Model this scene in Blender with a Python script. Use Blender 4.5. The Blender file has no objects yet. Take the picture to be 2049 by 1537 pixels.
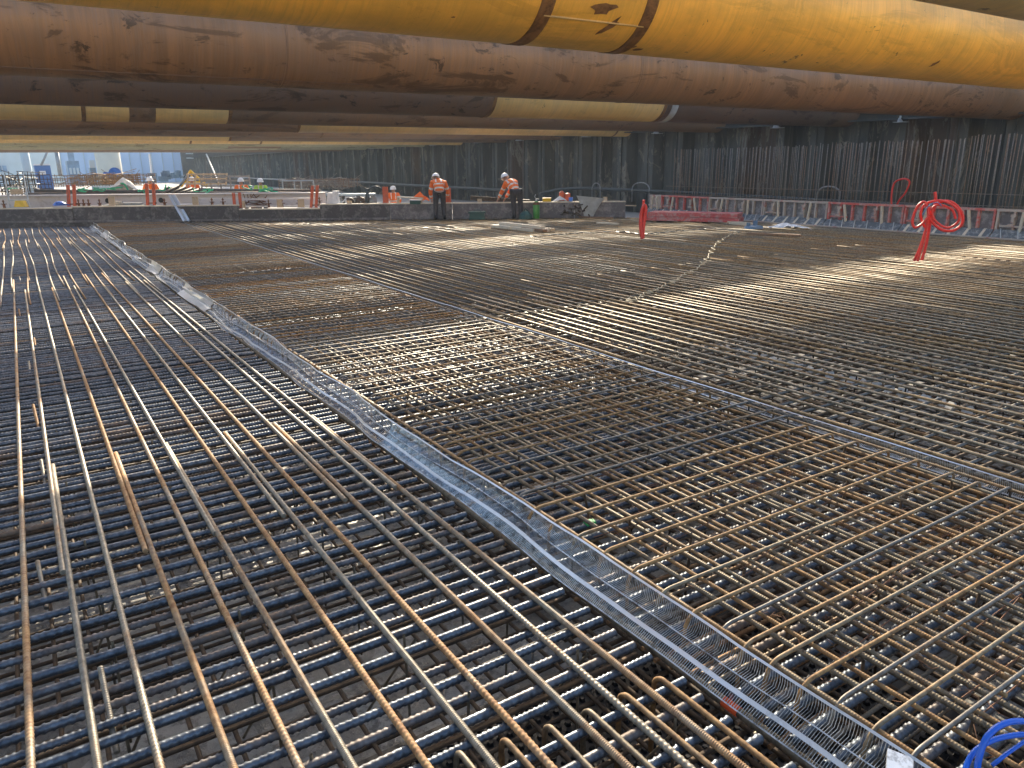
import bpy, bmesh, math, random
import numpy as np
from mathutils import Vector, Matrix, Euler
random.seed(7); np.random.seed(7)
D = bpy.data; S = bpy.context.scene; COL = S.collection
R_ = math.radians

# ------------------------------------------------------------------ camera, sky, sun, exposure
CX, CY, H = 1024.5, 768.5, 1.7
def _cam_basis(v1=(20, 337), v2=(3430, 302)):
    v1 = np.array(v1, float); v2 = np.array(v2, float)
    f = math.sqrt(-((v1[0]-CX)*(v2[0]-CX)+(v1[1]-CY)*(v2[1]-CY)))
    d = lambda v: np.array([v[0]-CX, -(v[1]-CY), -f])
    Y = d(v1); Y /= np.linalg.norm(Y); X = d(v2); X -= Y*X.dot(Y); X /= np.linalg.norm(X)
    return f, np.array([X, Y, np.cross(X, Y)])
FPX, RB = _cam_basis()
cam = D.objects.new('camera', D.cameras.new('camera')); COL.objects.link(cam)
cam.matrix_world = Matrix([[*RB[0], 0], [*RB[1], 0], [*RB[2], H], [0, 0, 0, 1]])
cam.data.sensor_width = 36; cam.data.lens = FPX/2049*36
cam.data.clip_start = 0.05; cam.data.clip_end = 2000
S.camera = cam
SUN = Vector((0.46, 0.84, 0.46)).normalized()
W = D.worlds.new('World'); S.world = W; W.use_nodes = True
wn = W.node_tree.nodes; wl = W.node_tree.links
bg = wn['Background']; sky = wn.new('ShaderNodeTexSky'); sky.sky_type = 'NISHITA'; sky.sun_disc = False
sky.sun_elevation = math.asin(SUN.z); sky.sun_rotation = math.atan2(SUN.x, SUN.y)
sky.air_density = 1.0; sky.dust_density = 3.0
wl.new(sky.outputs[0], bg.inputs[0]); bg.inputs[1].default_value = 0.13
sl = D.lights.new('sun', 'SUN'); sl.energy = 3.0; sl.angle = R_(0.7); sl.color = (1, .87, .66)
so = D.objects.new('sun', sl); COL.objects.link(so); so.rotation_euler = (-SUN).to_track_quat('-Z', 'Y').to_euler()
S.view_settings.view_transform = 'Standard'; S.view_settings.look = 'None'
S.view_settings.gamma = 1; S.view_settings.exposure = 1.58; S.view_settings.use_curve_mapping = False
S.render.engine = 'CYCLES'
S.cycles.max_bounces = 6; S.cycles.diffuse_bounces = 3; S.cycles.glossy_bounces = 3
S.cycles.use_denoising = True; S.cycles.sample_clamp_indirect = 6

# rays of the survey: a pixel of the photograph meets a real plane of the site
def ray(px, py):
    v = RB @ np.array([px-CX, -(py-CY), -FPX]); return v/np.linalg.norm(v)
def gz(px, py, z=0.0):
    v = ray(px, py); t = (z-H)/v[2]; return Vector((v[0]*t, v[1]*t, z))
def gy(px, py, Y):
    v = ray(px, py); t = Y/v[1]; return Vector((v[0]*t, Y, H+v[2]*t))
def gx(px, py, X):
    v = ray(px, py); t = X/v[0]; return Vector((X, v[1]*t, H+v[2]*t))
KD = Vector((1, -.66)).normalized(); KN = Vector((.66, 1)).normalized(); K0 = Vector((4.54, 26.35))
KYAW = math.atan2(KD.y, KD.x)
def gk(px, py, d=0.0):
    v = ray(px, py); t = (K0.dot(KN)+d)/(v[0]*KN.x+v[1]*KN.y); return Vector((v[0]*t, v[1]*t, H+v[2]*t))
def kline(x, d=0.0):           # point on the bulkhead line at world x, d behind it
    p = Vector((x, K0.y-.66*(x-K0.x))) + KN*d; return p

# ------------------------------------------------------------------ object helpers
def tag(o, label=None, cat=None, group=None, kind=None):
    if label: o['label'] = label
    if cat: o['category'] = cat
    if group: o['group'] = group
    if kind: o['kind'] = kind
    return o
def empty(name, loc=(0, 0, 0), rz=0.0, label=None, cat=None, group=None):
    o = D.objects.new(name, None); COL.objects.link(o); o.location = loc; o.rotation_euler = (0, 0, rz)
    o.empty_display_size = .1
    return tag(o, label, cat, group)
def link(name, me, parent=None, loc=None, rot=None, scale=None, mat=None):
    o = D.objects.new(name, me); COL.objects.link(o)
    if parent is not None: o.parent = parent
    if loc is not None: o.location = loc
    if rot is not None: o.rotation_euler = rot
    if scale is not None: o.scale = scale
    return o
class MB:
    def __init__(s): s.v = []; s.f = []; s.m = []
    def add(s, vs, fs, mi=0, M=None):
        b = len(s.v)
        s.v += [tuple(M @ Vector(p)) if M is not None else tuple(p) for p in vs]
        s.f += [tuple(b+i for i in f) for f in fs]; s.m += [mi]*len(fs); return s
    def box(s, c, d, rot=None, mi=0, taper=1.0):
        x, y, z = [k/2 for k in d]
        vs = [(-x, -y, -z), (x, -y, -z), (x, y, -z), (-x, y, -z), (-x*taper, -y*taper, z), (x*taper, -y*taper, z), (x*taper, y*taper, z), (-x*taper, y*taper, z)]
        M = Matrix.Translation(c)
        if rot is not None: M = M @ Euler(rot).to_matrix().to_4x4()
        return s.add(vs, [(0, 3, 2, 1), (4, 5, 6, 7), (0, 1, 5, 4), (1, 2, 6, 5), (2, 3, 7, 6), (3, 0, 4, 7)], mi, M)
    def tube(s, path, r, n=8, cap=True, mi=0, closed=False):
        P = [Vector(p) for p in path]; m = len(P); vs = []
        ref = None
        for i, p in enumerate(P):
            a = P[i-1] if (i > 0 or closed) else P[i]; b = P[(i+1) % m] if (i < m-1 or closed) else P[i]
            t = (b-a)
            if t.length < 1e-9: t = Vector((0, 0, 1))
            t.normalize()
            if ref is None: ref = Vector((0, 0, 1)) if abs(t.z) < .9 else Vector((1, 0, 0))
            u = t.cross(ref)
            if u.length < 1e-4: u = t.cross(Vector((0, 1, 0.3)))
            u.normalize(); w = u.cross(t); ref = w if abs(w.dot(t)) < .5 else ref
            rr = r[i] if isinstance(r, (list, tuple)) else r
            for k in range(n):
                an = 2*math.pi*k/n; vs.append(p+(u*math.cos(an)+w*math.sin(an))*rr)
        fs = []
        for i in range(m if closed else m-1):
            j = (i+1) % m
            for k in range(n): fs.append((i*n+k, i*n+(k+1) % n, j*n+(k+1) % n, j*n+k))
        if cap and not closed: fs += [tuple(range(n))[::-1], tuple((m-1)*n+k for k in range(n))]
        return s.add(vs, fs, mi)
    def sweep(s, sections, mi=0, closed=False):    # list of equal-length point rows
        n = len(sections[0]); vs = [p for row in sections for p in row]; fs = []
        for i in range(len(sections)-1):
            for k in range(n if closed else n-1): fs.append((i*n+k, i*n+(k+1) % n, (i+1)*n+(k+1) % n, (i+1)*n+k))
        return s.add(vs, fs, mi)
    def prism(s, poly, z0, z1, mi=0, M=None):
        n = len(poly); vs = [(x, y, z0) for x, y in poly]+[(x, y, z1) for x, y in poly]
        fs = [tuple(range(n))[::-1], tuple(range(n, 2*n))]+[(k, (k+1) % n, n+(k+1) % n, n+k) for k in range(n)]
        return s.add(vs, fs, mi, M)
    def lathe(s, prof, n=16, mi=0, M=None):
        vs = [(r*math.cos(2*math.pi*k/n), r*math.sin(2*math.pi*k/n), z) for r, z in prof for k in range(n)]
        fs = [(i*n+k, i*n+(k+1) % n, (i+1)*n+(k+1) % n, (i+1)*n+k) for i in range(len(prof)-1) for k in range(n)]
        return s.add(vs, fs, mi, M)
    def mesh(s, name, mats, smooth=False):
        me = D.meshes.new(name); me.from_pydata(s.v, [], s.f)
        for m in (mats if isinstance(mats, (list, tuple)) else [mats]): me.materials.append(m)
        if any(s.m): me.polygons.foreach_set('material_index', s.m)
        if smooth: me.polygons.foreach_set('use_smooth', [True]*len(s.f))
        me.update(); return me
    def obj(s, name, mats, parent=None, loc=None, rot=None, smooth=False):
        return link(name, s.mesh(name, mats, smooth), parent, loc, rot)

# ------------------------------------------------------------------ materials
class NT:
    def __init__(s, name):
        s.m = D.materials.new(name); s.m.use_nodes = True; s.t = s.m.node_tree; s.n = s.t.nodes; s.l = s.t.links
        s.b = s.n['Principled BSDF']
    def node(s, t, **kw):
        n = s.n.new(t)
        for k, v in kw.items(): setattr(n, k, v)
        return n
    def put(s, sock, v):
        if isinstance(v, bpy.types.NodeSocket): s.l.new(v, sock)
        else: sock.default_value = v
    def pos(s, scale=(1, 1, 1), world=True, off=None):
        g = s.node('ShaderNodeNewGeometry').outputs['Position'] if world else s.node('ShaderNodeTexCoord').outputs['Object']
        mp = s.node('ShaderNodeMapping'); s.l.new(g, mp.inputs[0]); mp.inputs['Scale'].default_value = scale
        if off is not None: s.l.new(off, mp.inputs['Location'])
        return mp.outputs[0]
    def noise(s, vec, scale, detail=4, rough=.6, dist=0):
        n = s.node('ShaderNodeTexNoise'); s.l.new(vec, n.inputs['Vector']); n.inputs['Scale'].default_value = scale
        n.inputs['Detail'].default_value = detail; n.inputs['Roughness'].default_value = rough; n.inputs['Distortion'].default_value = dist
        return n.outputs['Fac']
    def ramp(s, fac, stops, interp='LINEAR'):
        r = s.node('ShaderNodeValToRGB'); s.l.new(fac, r.inputs[0]); e = r.color_ramp.elements; r.color_ramp.interpolation = interp
        while len(e) < len(stops): e.new(.5)
        for i, (p, c) in enumerate(stops):
            e[i].position = p; e[i].color = (c, c, c, 1) if isinstance(c, (int, float)) else (*c, 1)
        return r.outputs[0]
    def mix(s, f, a, b, blend='MIX'):
        m = s.node('ShaderNodeMix', data_type='RGBA', blend_type=blend)
        s.put(m.inputs[0], f)
        for i, v in ((6, a), (7, b)): s.put(m.inputs[i], (*v, 1) if isinstance(v, tuple) and len(v) == 3 else v)
        return m.outputs[2]
    def math(s, op, a, b=0.0, clamp=False):
        m = s.node('ShaderNodeMath', operation=op, use_clamp=clamp); s.put(m.inputs[0], a); s.put(m.inputs[1], b); return m.outputs[0]
    def rnd(s): return s.node('ShaderNodeObjectInfo').outputs['Random']
    def bump(s, h, strength=.3, dist=.01):
        b = s.node('ShaderNodeBump'); s.l.new(h, b.inputs['Height']); b.inputs['Strength'].default_value = strength
        b.inputs['Distance'].default_value = dist; s.l.new(b.outputs[0], s.b.inputs['Normal'])
    def out(s, col=None, rough=.6, metal=0.0):
        if col is not None: s.put(s.b.inputs['Base Color'], (*col, 1) if isinstance(col, tuple) and len(col) == 3 else col)
        s.put(s.b.inputs['Roughness'], rough); s.put(s.b.inputs['Metallic'], metal); return s.m

def mat_bar(name, dark, steel, rust, rust2, bias, metal=.5, rough=.42, blotch=2.5):
    t = NT(name); rn = t.rnd()
    off = t.node('ShaderNodeCombineXYZ'); k = t.math('MULTIPLY', rn, 37.0)
    for i in range(3): t.l.new(k, off.inputs[i])
    p = t.pos(off=off.outputs[0])
    n1 = t.noise(p, blotch, 5, .65); n2 = t.noise(p, 30, 3, .6); 
    r = t.math('ADD', n1, t.math('MULTIPLY', t.math('SUBTRACT', rn, .5), .45))
    f = t.ramp(t.math('ADD', r, bias), [(.40, 0.0), (.62, 1.0)])
    base = t.mix(t.ramp(n2, [(.3, 0.0), (.7, 1.0)]), dark, steel)
    ru = t.mix(t.ramp(n2, [(.35, 0.0), (.65, 1.0)]), rust, rust2)
    c = t.mix(f, base, ru)
    t.bump(n2, .25, .002)
    return t.out(c, t.math('ADD', t.math('MULTIPLY', f, .22), rough), t.math('SUBTRACT', metal, t.math('MULTIPLY', f, metal*.75)))
M = {}
M['bar_blue'] = mat_bar('dark mill scale rebar', (.045, .054, .070), (.16, .185, .22), (.10, .07, .05), (.20, .13, .08), -.20, .60, .42)
M['bar_tan'] = mat_bar('tan weathered rebar', (.17, .145, .11), (.34, .30, .235), (.24, .115, .045), (.42, .25, .11), .02, .3, .48)
M['bar_brown'] = mat_bar('brown rusted rebar', (.11, .088, .06), (.28, .23, .155), (.16, .082, .032), (.37, .22, .09), .03, .3, .52)
M['bar_grey'] = mat_bar('grey smooth rebar', (.09, .083, .075), (.22, .205, .185), (.13, .085, .05), (.25, .175, .105), -.10, .5, .44)
M['bar_shade_dark'] = mat_bar('shade darkened rebar', (.03, .028, .026), (.08, .072, .062), (.07, .045, .028), (.14, .09, .05), -.0, .4, .5)  # base colour darkened to stand in for shade in the gaps between bars
M['bar_right'] = mat_bar('weathered brown grey rebar', (.14, .115, .08), (.34, .285, .205), (.19, .11, .05), (.41, .285, .14), -.02, .4, .47, 1.4)
M['bar_wall'] = mat_bar('grey starter bar', (.16, .15, .135), (.30, .285, .25), (.18, .12, .08), (.28, .20, .14), -.02, .3, .55)

def mat_simple(name, col, rough=.6, metal=0.0, var=.25, scale=6.0, bumpy=0.0):
    t = NT(name); n = t.noise(t.pos(), scale, 5, .6)
    dk = tuple(c*(1-var) for c in col); lt = tuple(min(1, c*(1+var*.6)) for c in col)
    c = t.mix(t.ramp(n, [(.3, 0.0), (.7, 1.0)]), dk, lt)
    if bumpy: t.bump(t.noise(t.pos(), scale*6, 4), bumpy, .01)
    return t.out(c, rough, metal)
def mat_dirty(name, col, dirt, amount=.5, rough=.6, metal=0.0, scale=5.0):
    t = NT(name); n = t.noise(t.pos(), scale, 7, .7, .4); n2 = t.noise(t.pos(), scale*5, 4, .6)
    c = t.mix(t.ramp(t.math('ADD', t.math('MULTIPLY', n, .75), t.math('MULTIPLY', n2, .25)), [(.62-amount*.3, 0.0), (.72-amount*.25, 1.0)]), col, dirt)
    t.bump(n2, .2, .004)
    return t.out(c, rough, metal)
M['ground'] = mat_simple('sandy site ground', (.34, .31, .26), .9, 0, .35, .4, .3)
M['far_slab'] = mat_simple('pale far slab', (.36, .34, .31), .85, 0, .3, .8, .2)
def _slab():
    t = NT('wet blinding concrete'); p = t.pos()
    n = t.noise(p, 1.3, 8, .65); n2 = t.noise(p, 22, 5, .7); wet = t.noise(p, 2.6, 4, .55, .6)
    c = t.mix(t.ramp(n, [(.3, 0.0), (.7, 1.0)]), (.30, .29, .265), (.58, .56, .51))
    c = t.mix(t.ramp(n2, [(.5, 0.0), (.62, 1.0)]), c, (.20, .19, .175))
    c = t.mix(t.ramp(wet, [(.45, 0.0), (.55, .7)]), c, (.11, .105, .095))
    t.bump(t.math('ADD', n2, t.math('MULTIPLY', n, 2.0)), .5, .02)
    return t.out(c, t.ramp(wet, [(.42, .75), (.56, .12)]))
M['slab'] = _slab()
def _pipe(name, base, var, rust, rust_amt, streak, greyish, rough=.5, metal=0.0, streak_amt=.5):
    t = NT(name); p = t.pos(world=False)
    w = t.noise(t.pos((1, 1, 1)), .7, 6, .6)
    st = t.noise(t.pos((9, .7, .7)), 1.0, 6, .7, .3)            # hoop-wise scour marks run round the pipe
    fine = t.noise(t.pos((40, 2.0, 2.0)), 1.0, 5, .7)
    lo = t.noise(t.pos((.35, .9, .9)), 1.0, 7, .65, .5)
    c = t.mix(t.ramp(w, [(.3, 0.0), (.7, 1.0)]), base, var)
    c = t.mix(t.math('MULTIPLY', t.ramp(st, [(.44, 0.0), (.60, 1.0)]), streak_amt), c, streak)
    c = t.mix(t.math('MULTIPLY', t.ramp(fine, [(.5, 0.0), (.62, 1.0)]), streak_amt*.8), c, greyish)
    sp = t.noise(t.pos((2.2, 3.5, 3.5)), 1.0, 9, .72, .8)
    c = t.mix(t.ramp(sp, [(.66-rust_amt*.2, 0.0), (.69-rust_amt*.2, 1.0)]), c, rust)
    c = t.mix(t.math('MULTIPLY', t.ramp(lo, [(.48, 0.0), (.62, 1.0)]), .5), c, greyish)
    dk = t.noise(t.pos((.5, 1.6, 1.6), off=None), 1.3, 8, .7, 1.2)
    c = t.mix(t.math('MULTIPLY', t.ramp(dk, [(.56, 0.0), (.60, 1.0)]), min(.75, rust_amt*2+.10)), c, tuple(k*.35 for k in base))
    sc = t.noise(t.pos((7, 28, 28)), 1.0, 3, .8, 1.5)
    c = t.mix(t.ramp(sc, [(.70, 0.0), (.73, .8)]), c, rust)
    t.bump(t.math('ADD', fine, sp), .3, .008)
    return t.out(c, t.ramp(w, [(.3, rough-.08), (.7, rough+.12)]), metal)
M['pipe_yellow'] = _pipe('yellow painted strut', (.95, .56, .095), (.90, .50, .085), (.10, .055, .02), .08, (.60, .34, .06), (.40, .27, .06), .42, 0, .3)
M['pipe_tan'] = _pipe('faded tan painted strut', (.76, .52, .21), (.70, .47, .16), (.14, .10, .06), .05, (.46, .33, .16), (.38, .30, .15), .5, 0, .3)
M['pipe_rust'] = _pipe('brown rusted strut', (.235, .145, .078), (.185, .112, .060), (.070, .046, .026), .35, (.30, .175, .09), (.22, .155, .11), .5, .15, .7)
M['pipe_dark'] = _pipe('dark brown rusted strut', (.15, .095, .060), (.19, .112, .065), (.035, .024, .018), .35, (.16, .105, .075), (.12, .092, .078), .5, .15, .7)
M['pipe_mid'] = _pipe('mid brown strut', (.20, .125, .072), (.25, .15, .08), (.06, .04, .028), .2, (.22, .14, .09), (.16, .12, .09), .55, .1, .6)
M['pipe_green'] = _pipe('faded greenish strut paint', (.36, .37, .25), (.42, .38, .22), (.18, .13, .08), .3, (.32, .30, .2), (.28, .28, .2), .6, 0, .5)
M['weld'] = mat_dirty('rusty weld band', (.24, .13, .055), (.12, .065, .03), .5, .6, .2, 9)
M['white_band'] = mat_simple('white painted band', (.42, .43, .41), .5)
def _pile():
    t = NT('stained steel sheet pile'); rn = t.rnd()
    off = t.node('ShaderNodeCombineXYZ'); k = t.math('MULTIPLY', rn, 53.0)
    for i in range(3): t.l.new(k, off.inputs[i])
    p = t.pos((1, 1, .45)); po = t.pos((1.2, 1.2, .35), off=off.outputs[0])
    n = t.noise(po, .9, 6, .6, .6); sm = t.noise(po, 1.6, 9, .72, 1.2); st = t.noise(t.pos((6, 6, .25)), 1.0, 5, .7)
    c = t.mix(t.ramp(n, [(.32, 0.0), (.68, 1.0)]), (.050, .060, .058), (.12, .13, .12))
    c = t.mix(t.ramp(t.math('ADD', rn, t.math('MULTIPLY', n, .3)), [(.92, 0.0), (1.05, .6)]), c, (.12, .078, .055))
    c = t.mix(t.math('MULTIPLY', t.ramp(st, [(.5, 0.0), (.64, 1.0)]), .6), c, (.13, .135, .12))
    c = t.mix(t.ramp(sm, [(.555, 0.0), (.59, .8)]), c, (.24, .23, .19))
    c = t.mix(t.ramp(sm, [(.62, 0.0), (.65, .85)]), c, (.035, .035, .03))
    st2 = t.noise(t.pos((9, 9, .12)), 1.0, 4, .6); c = t.mix(t.ramp(st2, [(.64, 0.0), (.72, .5)]), c, (.20, .205, .19))
    t.bump(sm, .4, .02)
    return t.out(c, .75, .05)
M['pile'] = _pile()
M['waler'] = mat_dirty('dark steel waler', (.05, .06, .062), (.09, .085, .07), .4, .7, .1, 2)
M['bracket'] = mat_simple('galvanised bracket', (.50, .53, .53), .5, .2)
M['galv'] = mat_dirty('galvanised lath steel', (.66, .69, .72), (.24, .25, .26), .5, .32, .7, 14)
M['galv_white'] = mat_dirty('bright galvanised rail', (.78, .80, .82), (.55, .56, .56), .2, .28, .7, 12)
M['kerb'] = mat_dirty('black smeared formwork ply', (.075, .068, .070), (.20, .185, .18), .42, .65, 0, 3.5)
M['kerb_grey'] = mat_dirty('grey smeared formwork ply', (.13, .12, .125), (.27, .25, .24), .5, .65, 0, 3.0)
M['timber'] = mat_dirty('pale sawn timber', (.55, .42, .28), (.38, .28, .18), .35, .75, 0, 8)
M['timber_white'] = mat_dirty('bleached timber', (.66, .58, .45), (.45, .38, .28), .3, .7, 0, 8)
M['timber_dark'] = mat_dirty('brown timber', (.25, .15, .09), (.14, .09, .06), .4, .75, 0, 8)
M['white_steel'] = mat_dirty('white coated steel', (.66, .63, .62), (.50, .45, .42), .25, .5, 0, 1.5)
M['grey_steel'] = mat_dirty('grey steel', (.30, .32, .33), (.18, .17, .16), .4, .5, .4, 5)
M['dark_steel'] = mat_dirty('brown black steel', (.07, .055, .045), (.16, .10, .065), .4, .55, .3, 5)
M['rusty'] = mat_dirty('rusted clamp steel', (.20, .09, .045), (.10, .05, .03), .5, .8, .1, 20)
M['red_paint'] = mat_dirty('orange red painted steel', (.62, .12, .05), (.42, .12, .07), .4, .55, 0, 6)
M['pink_paint'] = mat_dirty('red formwork frame with cement smears', (.62, .13, .11), (.52, .36, .32), .55, .6, 0, 4)
M['pale_paint'] = mat_dirty('cement grey formwork frame', (.50, .44, .38), (.45, .20, .17), .35, .7, 0, 4)
M['form_face'] = mat_dirty('cement stained form face', (.20, .19, .20), (.38, .37, .37), .5, .7, 0, 4)
M['form_blue'] = mat_dirty('blue grey speckled ply', (.11, .13, .145), (.34, .35, .35), .45, .7, 0, 9)
M['red_pile'] = mat_dirty('red crimson panel edges', (.50, .085, .085), (.48, .30, .28), .5, .65, 0, 5)
M['red_hose'] = mat_simple('red plastic hose', (.72, .045, .035), .38, 0, .2, 30)
M['blue_hose'] = mat_simple('blue plastic pipe', (.012, .12, .62), .25, 0, .15, 6)
M['black_hose'] = mat_simple('dark water main', (.045, .06, .065), .4, 0, .3, 4)
M['blue'] = mat_simple('faded blue paint', (.06, .17, .42), .5, 0, .2, 2)
M['blue_plastic'] = mat_simple('blue plastic', (.05, .18, .60), .4)
M['green'] = mat_simple('green cylinder paint', (.07, .30, .06), .4)
M['green_rope'] = mat_simple('green strap', (.04, .42, .22), .6)
M['green_plastic'] = mat_simple('bright green plastic', (.02, .50, .12), .35)
M['teal_dark'] = mat_simple('dark green box', (.02, .085, .075), .5)
M['yellow'] = mat_simple('yellow plastic', (.78, .50, .02), .45)
M['orange'] = mat_simple('orange cloth', (.95, .17, .02), .7, 0, .15, 8)
M['hivis'] = mat_simple('orange high visibility cloth', (.98, .19, .025), .75, 0, .15, 10)
M['lime'] = mat_simple('lime high visibility cloth', (.45, .75, .08), .75)
M['reflect'] = mat_simple('silver reflective tape', (.80, .74, .66), .4)
M['trouser'] = mat_simple('dark grey work trousers', (.060, .055, .058), .85, 0, .3, 12)
M['boot'] = mat_simple('black boot', (.02, .02, .02), .6)
M['skin'] = mat_simple('skin', (.45, .27, .19), .55)
M['helmet'] = mat_simple('white helmet', (.88, .88, .88), .3, 0, .05)
M['white_cloth'] = mat_simple('white cloth', (.72, .71, .68), .8)
M['white_plastic'] = mat_simple('white plastic sheet', (.78, .80, .82), .4)
M['concrete'] = mat_dirty('grey concrete', (.30, .29, .27), (.20, .19, .18), .4, .85, 0, 6)
M['spacer'] = mat_simple('pale concrete spacer', (.62, .60, .55), .8, 0, .2, 20)
M['stud'] = mat_simple('black studded drainage mat', (.018, .018, .020), .28, 0, .2)
M['pale_blue_wall'] = mat_simple('pale blue sheeting', (.50, .63, .80), .7, 0, .08, .15)
M['pale_steel'] = mat_simple('pale grey blue steel', (.45, .54, .58), .6, 0, .1, .5)
M['cream'] = mat_simple('cream concrete column', (.60, .57, .47), .8, 0, .12, .6)
M['machine'] = mat_simple('blue grey machine', (.16, .27, .40), .5, 0, .35, 1.5)
M['cord'] = mat_simple('pale twisted cord', (.46, .40, .28), .8, 0, .3, 30)
M['orange_mark'] = mat_simple('orange spray mark', (.85, .12, .03), .6)
M['pale_blue_steel'] = mat_simple('pale blue box steel', (.40, .50, .56), .5, .2)

# ------------------------------------------------------------------ ground
g = MB(); g.add([(-600, -300, -1.02), (600, -300, -1.02), (600, 900, -1.02), (-600, 900, -1.02)], [(0, 1, 2, 3)])
tag(g.obj('ground', M['ground']), kind='structure')
g = MB()
A0 = kline(-30, 0); A1 = kline(19.5, 0)
g.prism([(-30, -12), (19.5, -12), (A1.x, A1.y), (A0.x, A0.y)], -.95, -.62)
tag(g.obj('blinding_slab', M['slab']), kind='structure')
g = MB()
B0 = kline(-30, .35); B1 = kline(19.4, .35)
g.prism([(B0.x, B0.y), (B1.x, B1.y), (19.4, 104), (-30, 104)], -.99, -.12)
tag(g.obj('far_slab', M['far_slab']), kind='structure')

# ------------------------------------------------------------------ rebar meshes
def bar_mesh(name, L, r, mat, kind='plain', pitch=.012, rib=.10, L1=None, n=8):
    """bar along local +X from 0 to L; ribs up to L1; kind: plain, ring, helix"""
    if kind == 'plain':
        xs = np.array([0, L]); per = 1
    else:
        L1 = L if L1 is None else min(L, L1)
        k = 6 if kind == 'helix' else 4
        xs = np.arange(0, L1, pitch/k)
        xs = np.append(xs, [L] if L1 >= L else [L1+.01, L])
    th = np.arange(n)*2*math.pi/n
    X, T = np.meshgrid(xs, th, indexing='ij')
    if kind == 'plain': RR = np.full_like(X, r)
    else:
        sl_ = (np.abs(((T/math.pi) % 1)-.5)*1.1 if kind == 'ring' else (T/math.pi))
        ph = (X/pitch + (sl_*.25 if kind == 'ring' else sl_)) % 1.0
        RR = r*(1+rib*np.clip(1.25-np.abs(ph-.5)*4.0, 0, 1))
        lr = np.abs(np.cos(T)) > .99     # two lengthwise ribs
        RR = np.where(lr & (kind == 'helix'), r*(1+rib*.7), RR)
        RR = np.where(X > L1, r*1.02, RR)
    V = np.stack([X, RR*np.cos(T), RR*np.sin(T)], -1).reshape(-1, 3)
    m = len(xs); i = np.arange(m-1)[:, None]; k = np.arange(n)[None, :]
    F = np.stack([i*n+k+0*i, (i+1)*n+k, (i+1)*n+(k+1) % n, i*n+(k+1) % n], -1).reshape(-1, 4)
    me = D.meshes.new(name)
    me.vertices.add(len(V)); me.vertices.foreach_set('co', V.ravel())
    nf = len(F); me.loops.add(nf*4+2*n); me.polygons.add(nf+2)
    lv = np.concatenate([F.ravel(), np.arange(n), (m-1)*n+np.arange(n)[::-1]])
    me.loops.foreach_set('vertex_index', lv)
    ls = np.concatenate([np.arange(nf)*4, [nf*4, nf*4+n]])
    me.polygons.foreach_set('loop_start', ls)
    sm = np.ones(nf+2, bool); sm[-2:] = False
    me.polygons.foreach_set('use_smooth', sm)
    me.materials.append(mat); me.update(calc_edges=True); me.validate()
    return me
def rz_bar(me, parent, name, p, yaw, sx=1.0, pitch=0.0, roll=0.0):
    o = link(name, me, parent, p, (roll, -pitch, yaw)); o.scale = (sx, 1, 1); return o
UX, UY = 0.0, math.pi/2
rr = random.uniform
def kY(x): return K0.y-.66*(x-K0.x)         # bulkhead line

# ---- left mat
LM = empty('rebar_mat', (0, 0, 0), 0, 'dark ribbed bar mat with tan bars laid across, left of the wire mesh', 'rebar mat')
XL = -3.2
cross = [bar_mesh('cross_bar', 1.80-XL, r, M['bar_blue'], 'helix', p, .24) for r, p in ((.0145, .024), (.0135, .021), (.0155, .028))]
y = -1.6; i = 0
ys = []
while y < 29.0:
    ys.append(y); y += random.choice((.085, .10, .115, .125)) if y > 4 else random.choice((.095, .12, .13, .15))
ys_front = ys[:298]
for y in ys_front:
    xm = 1.80 if y < kY(1.8)-.1 else 1.8
    rz_bar(random.choice(cross), LM, 'cross_bar', (XL+rr(-.03, .0), y, -.145+rr(-.003, .003)), rr(-.006, .006), 1.0, 0, rr(0, 6))
# paired second layer right under, fewer
under = bar_mesh('lower_cross_bar', 1.80-XL, .011, M['bar_shade_dark'], 'helix', .022, .12, 1, 6)
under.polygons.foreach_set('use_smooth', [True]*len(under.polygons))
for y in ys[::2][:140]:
    rz_bar(under, LM, 'lower_cross_bar', (XL, y+rr(.02, .06), -.20+rr(-.02, .01)), rr(-.01, .01))
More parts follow.
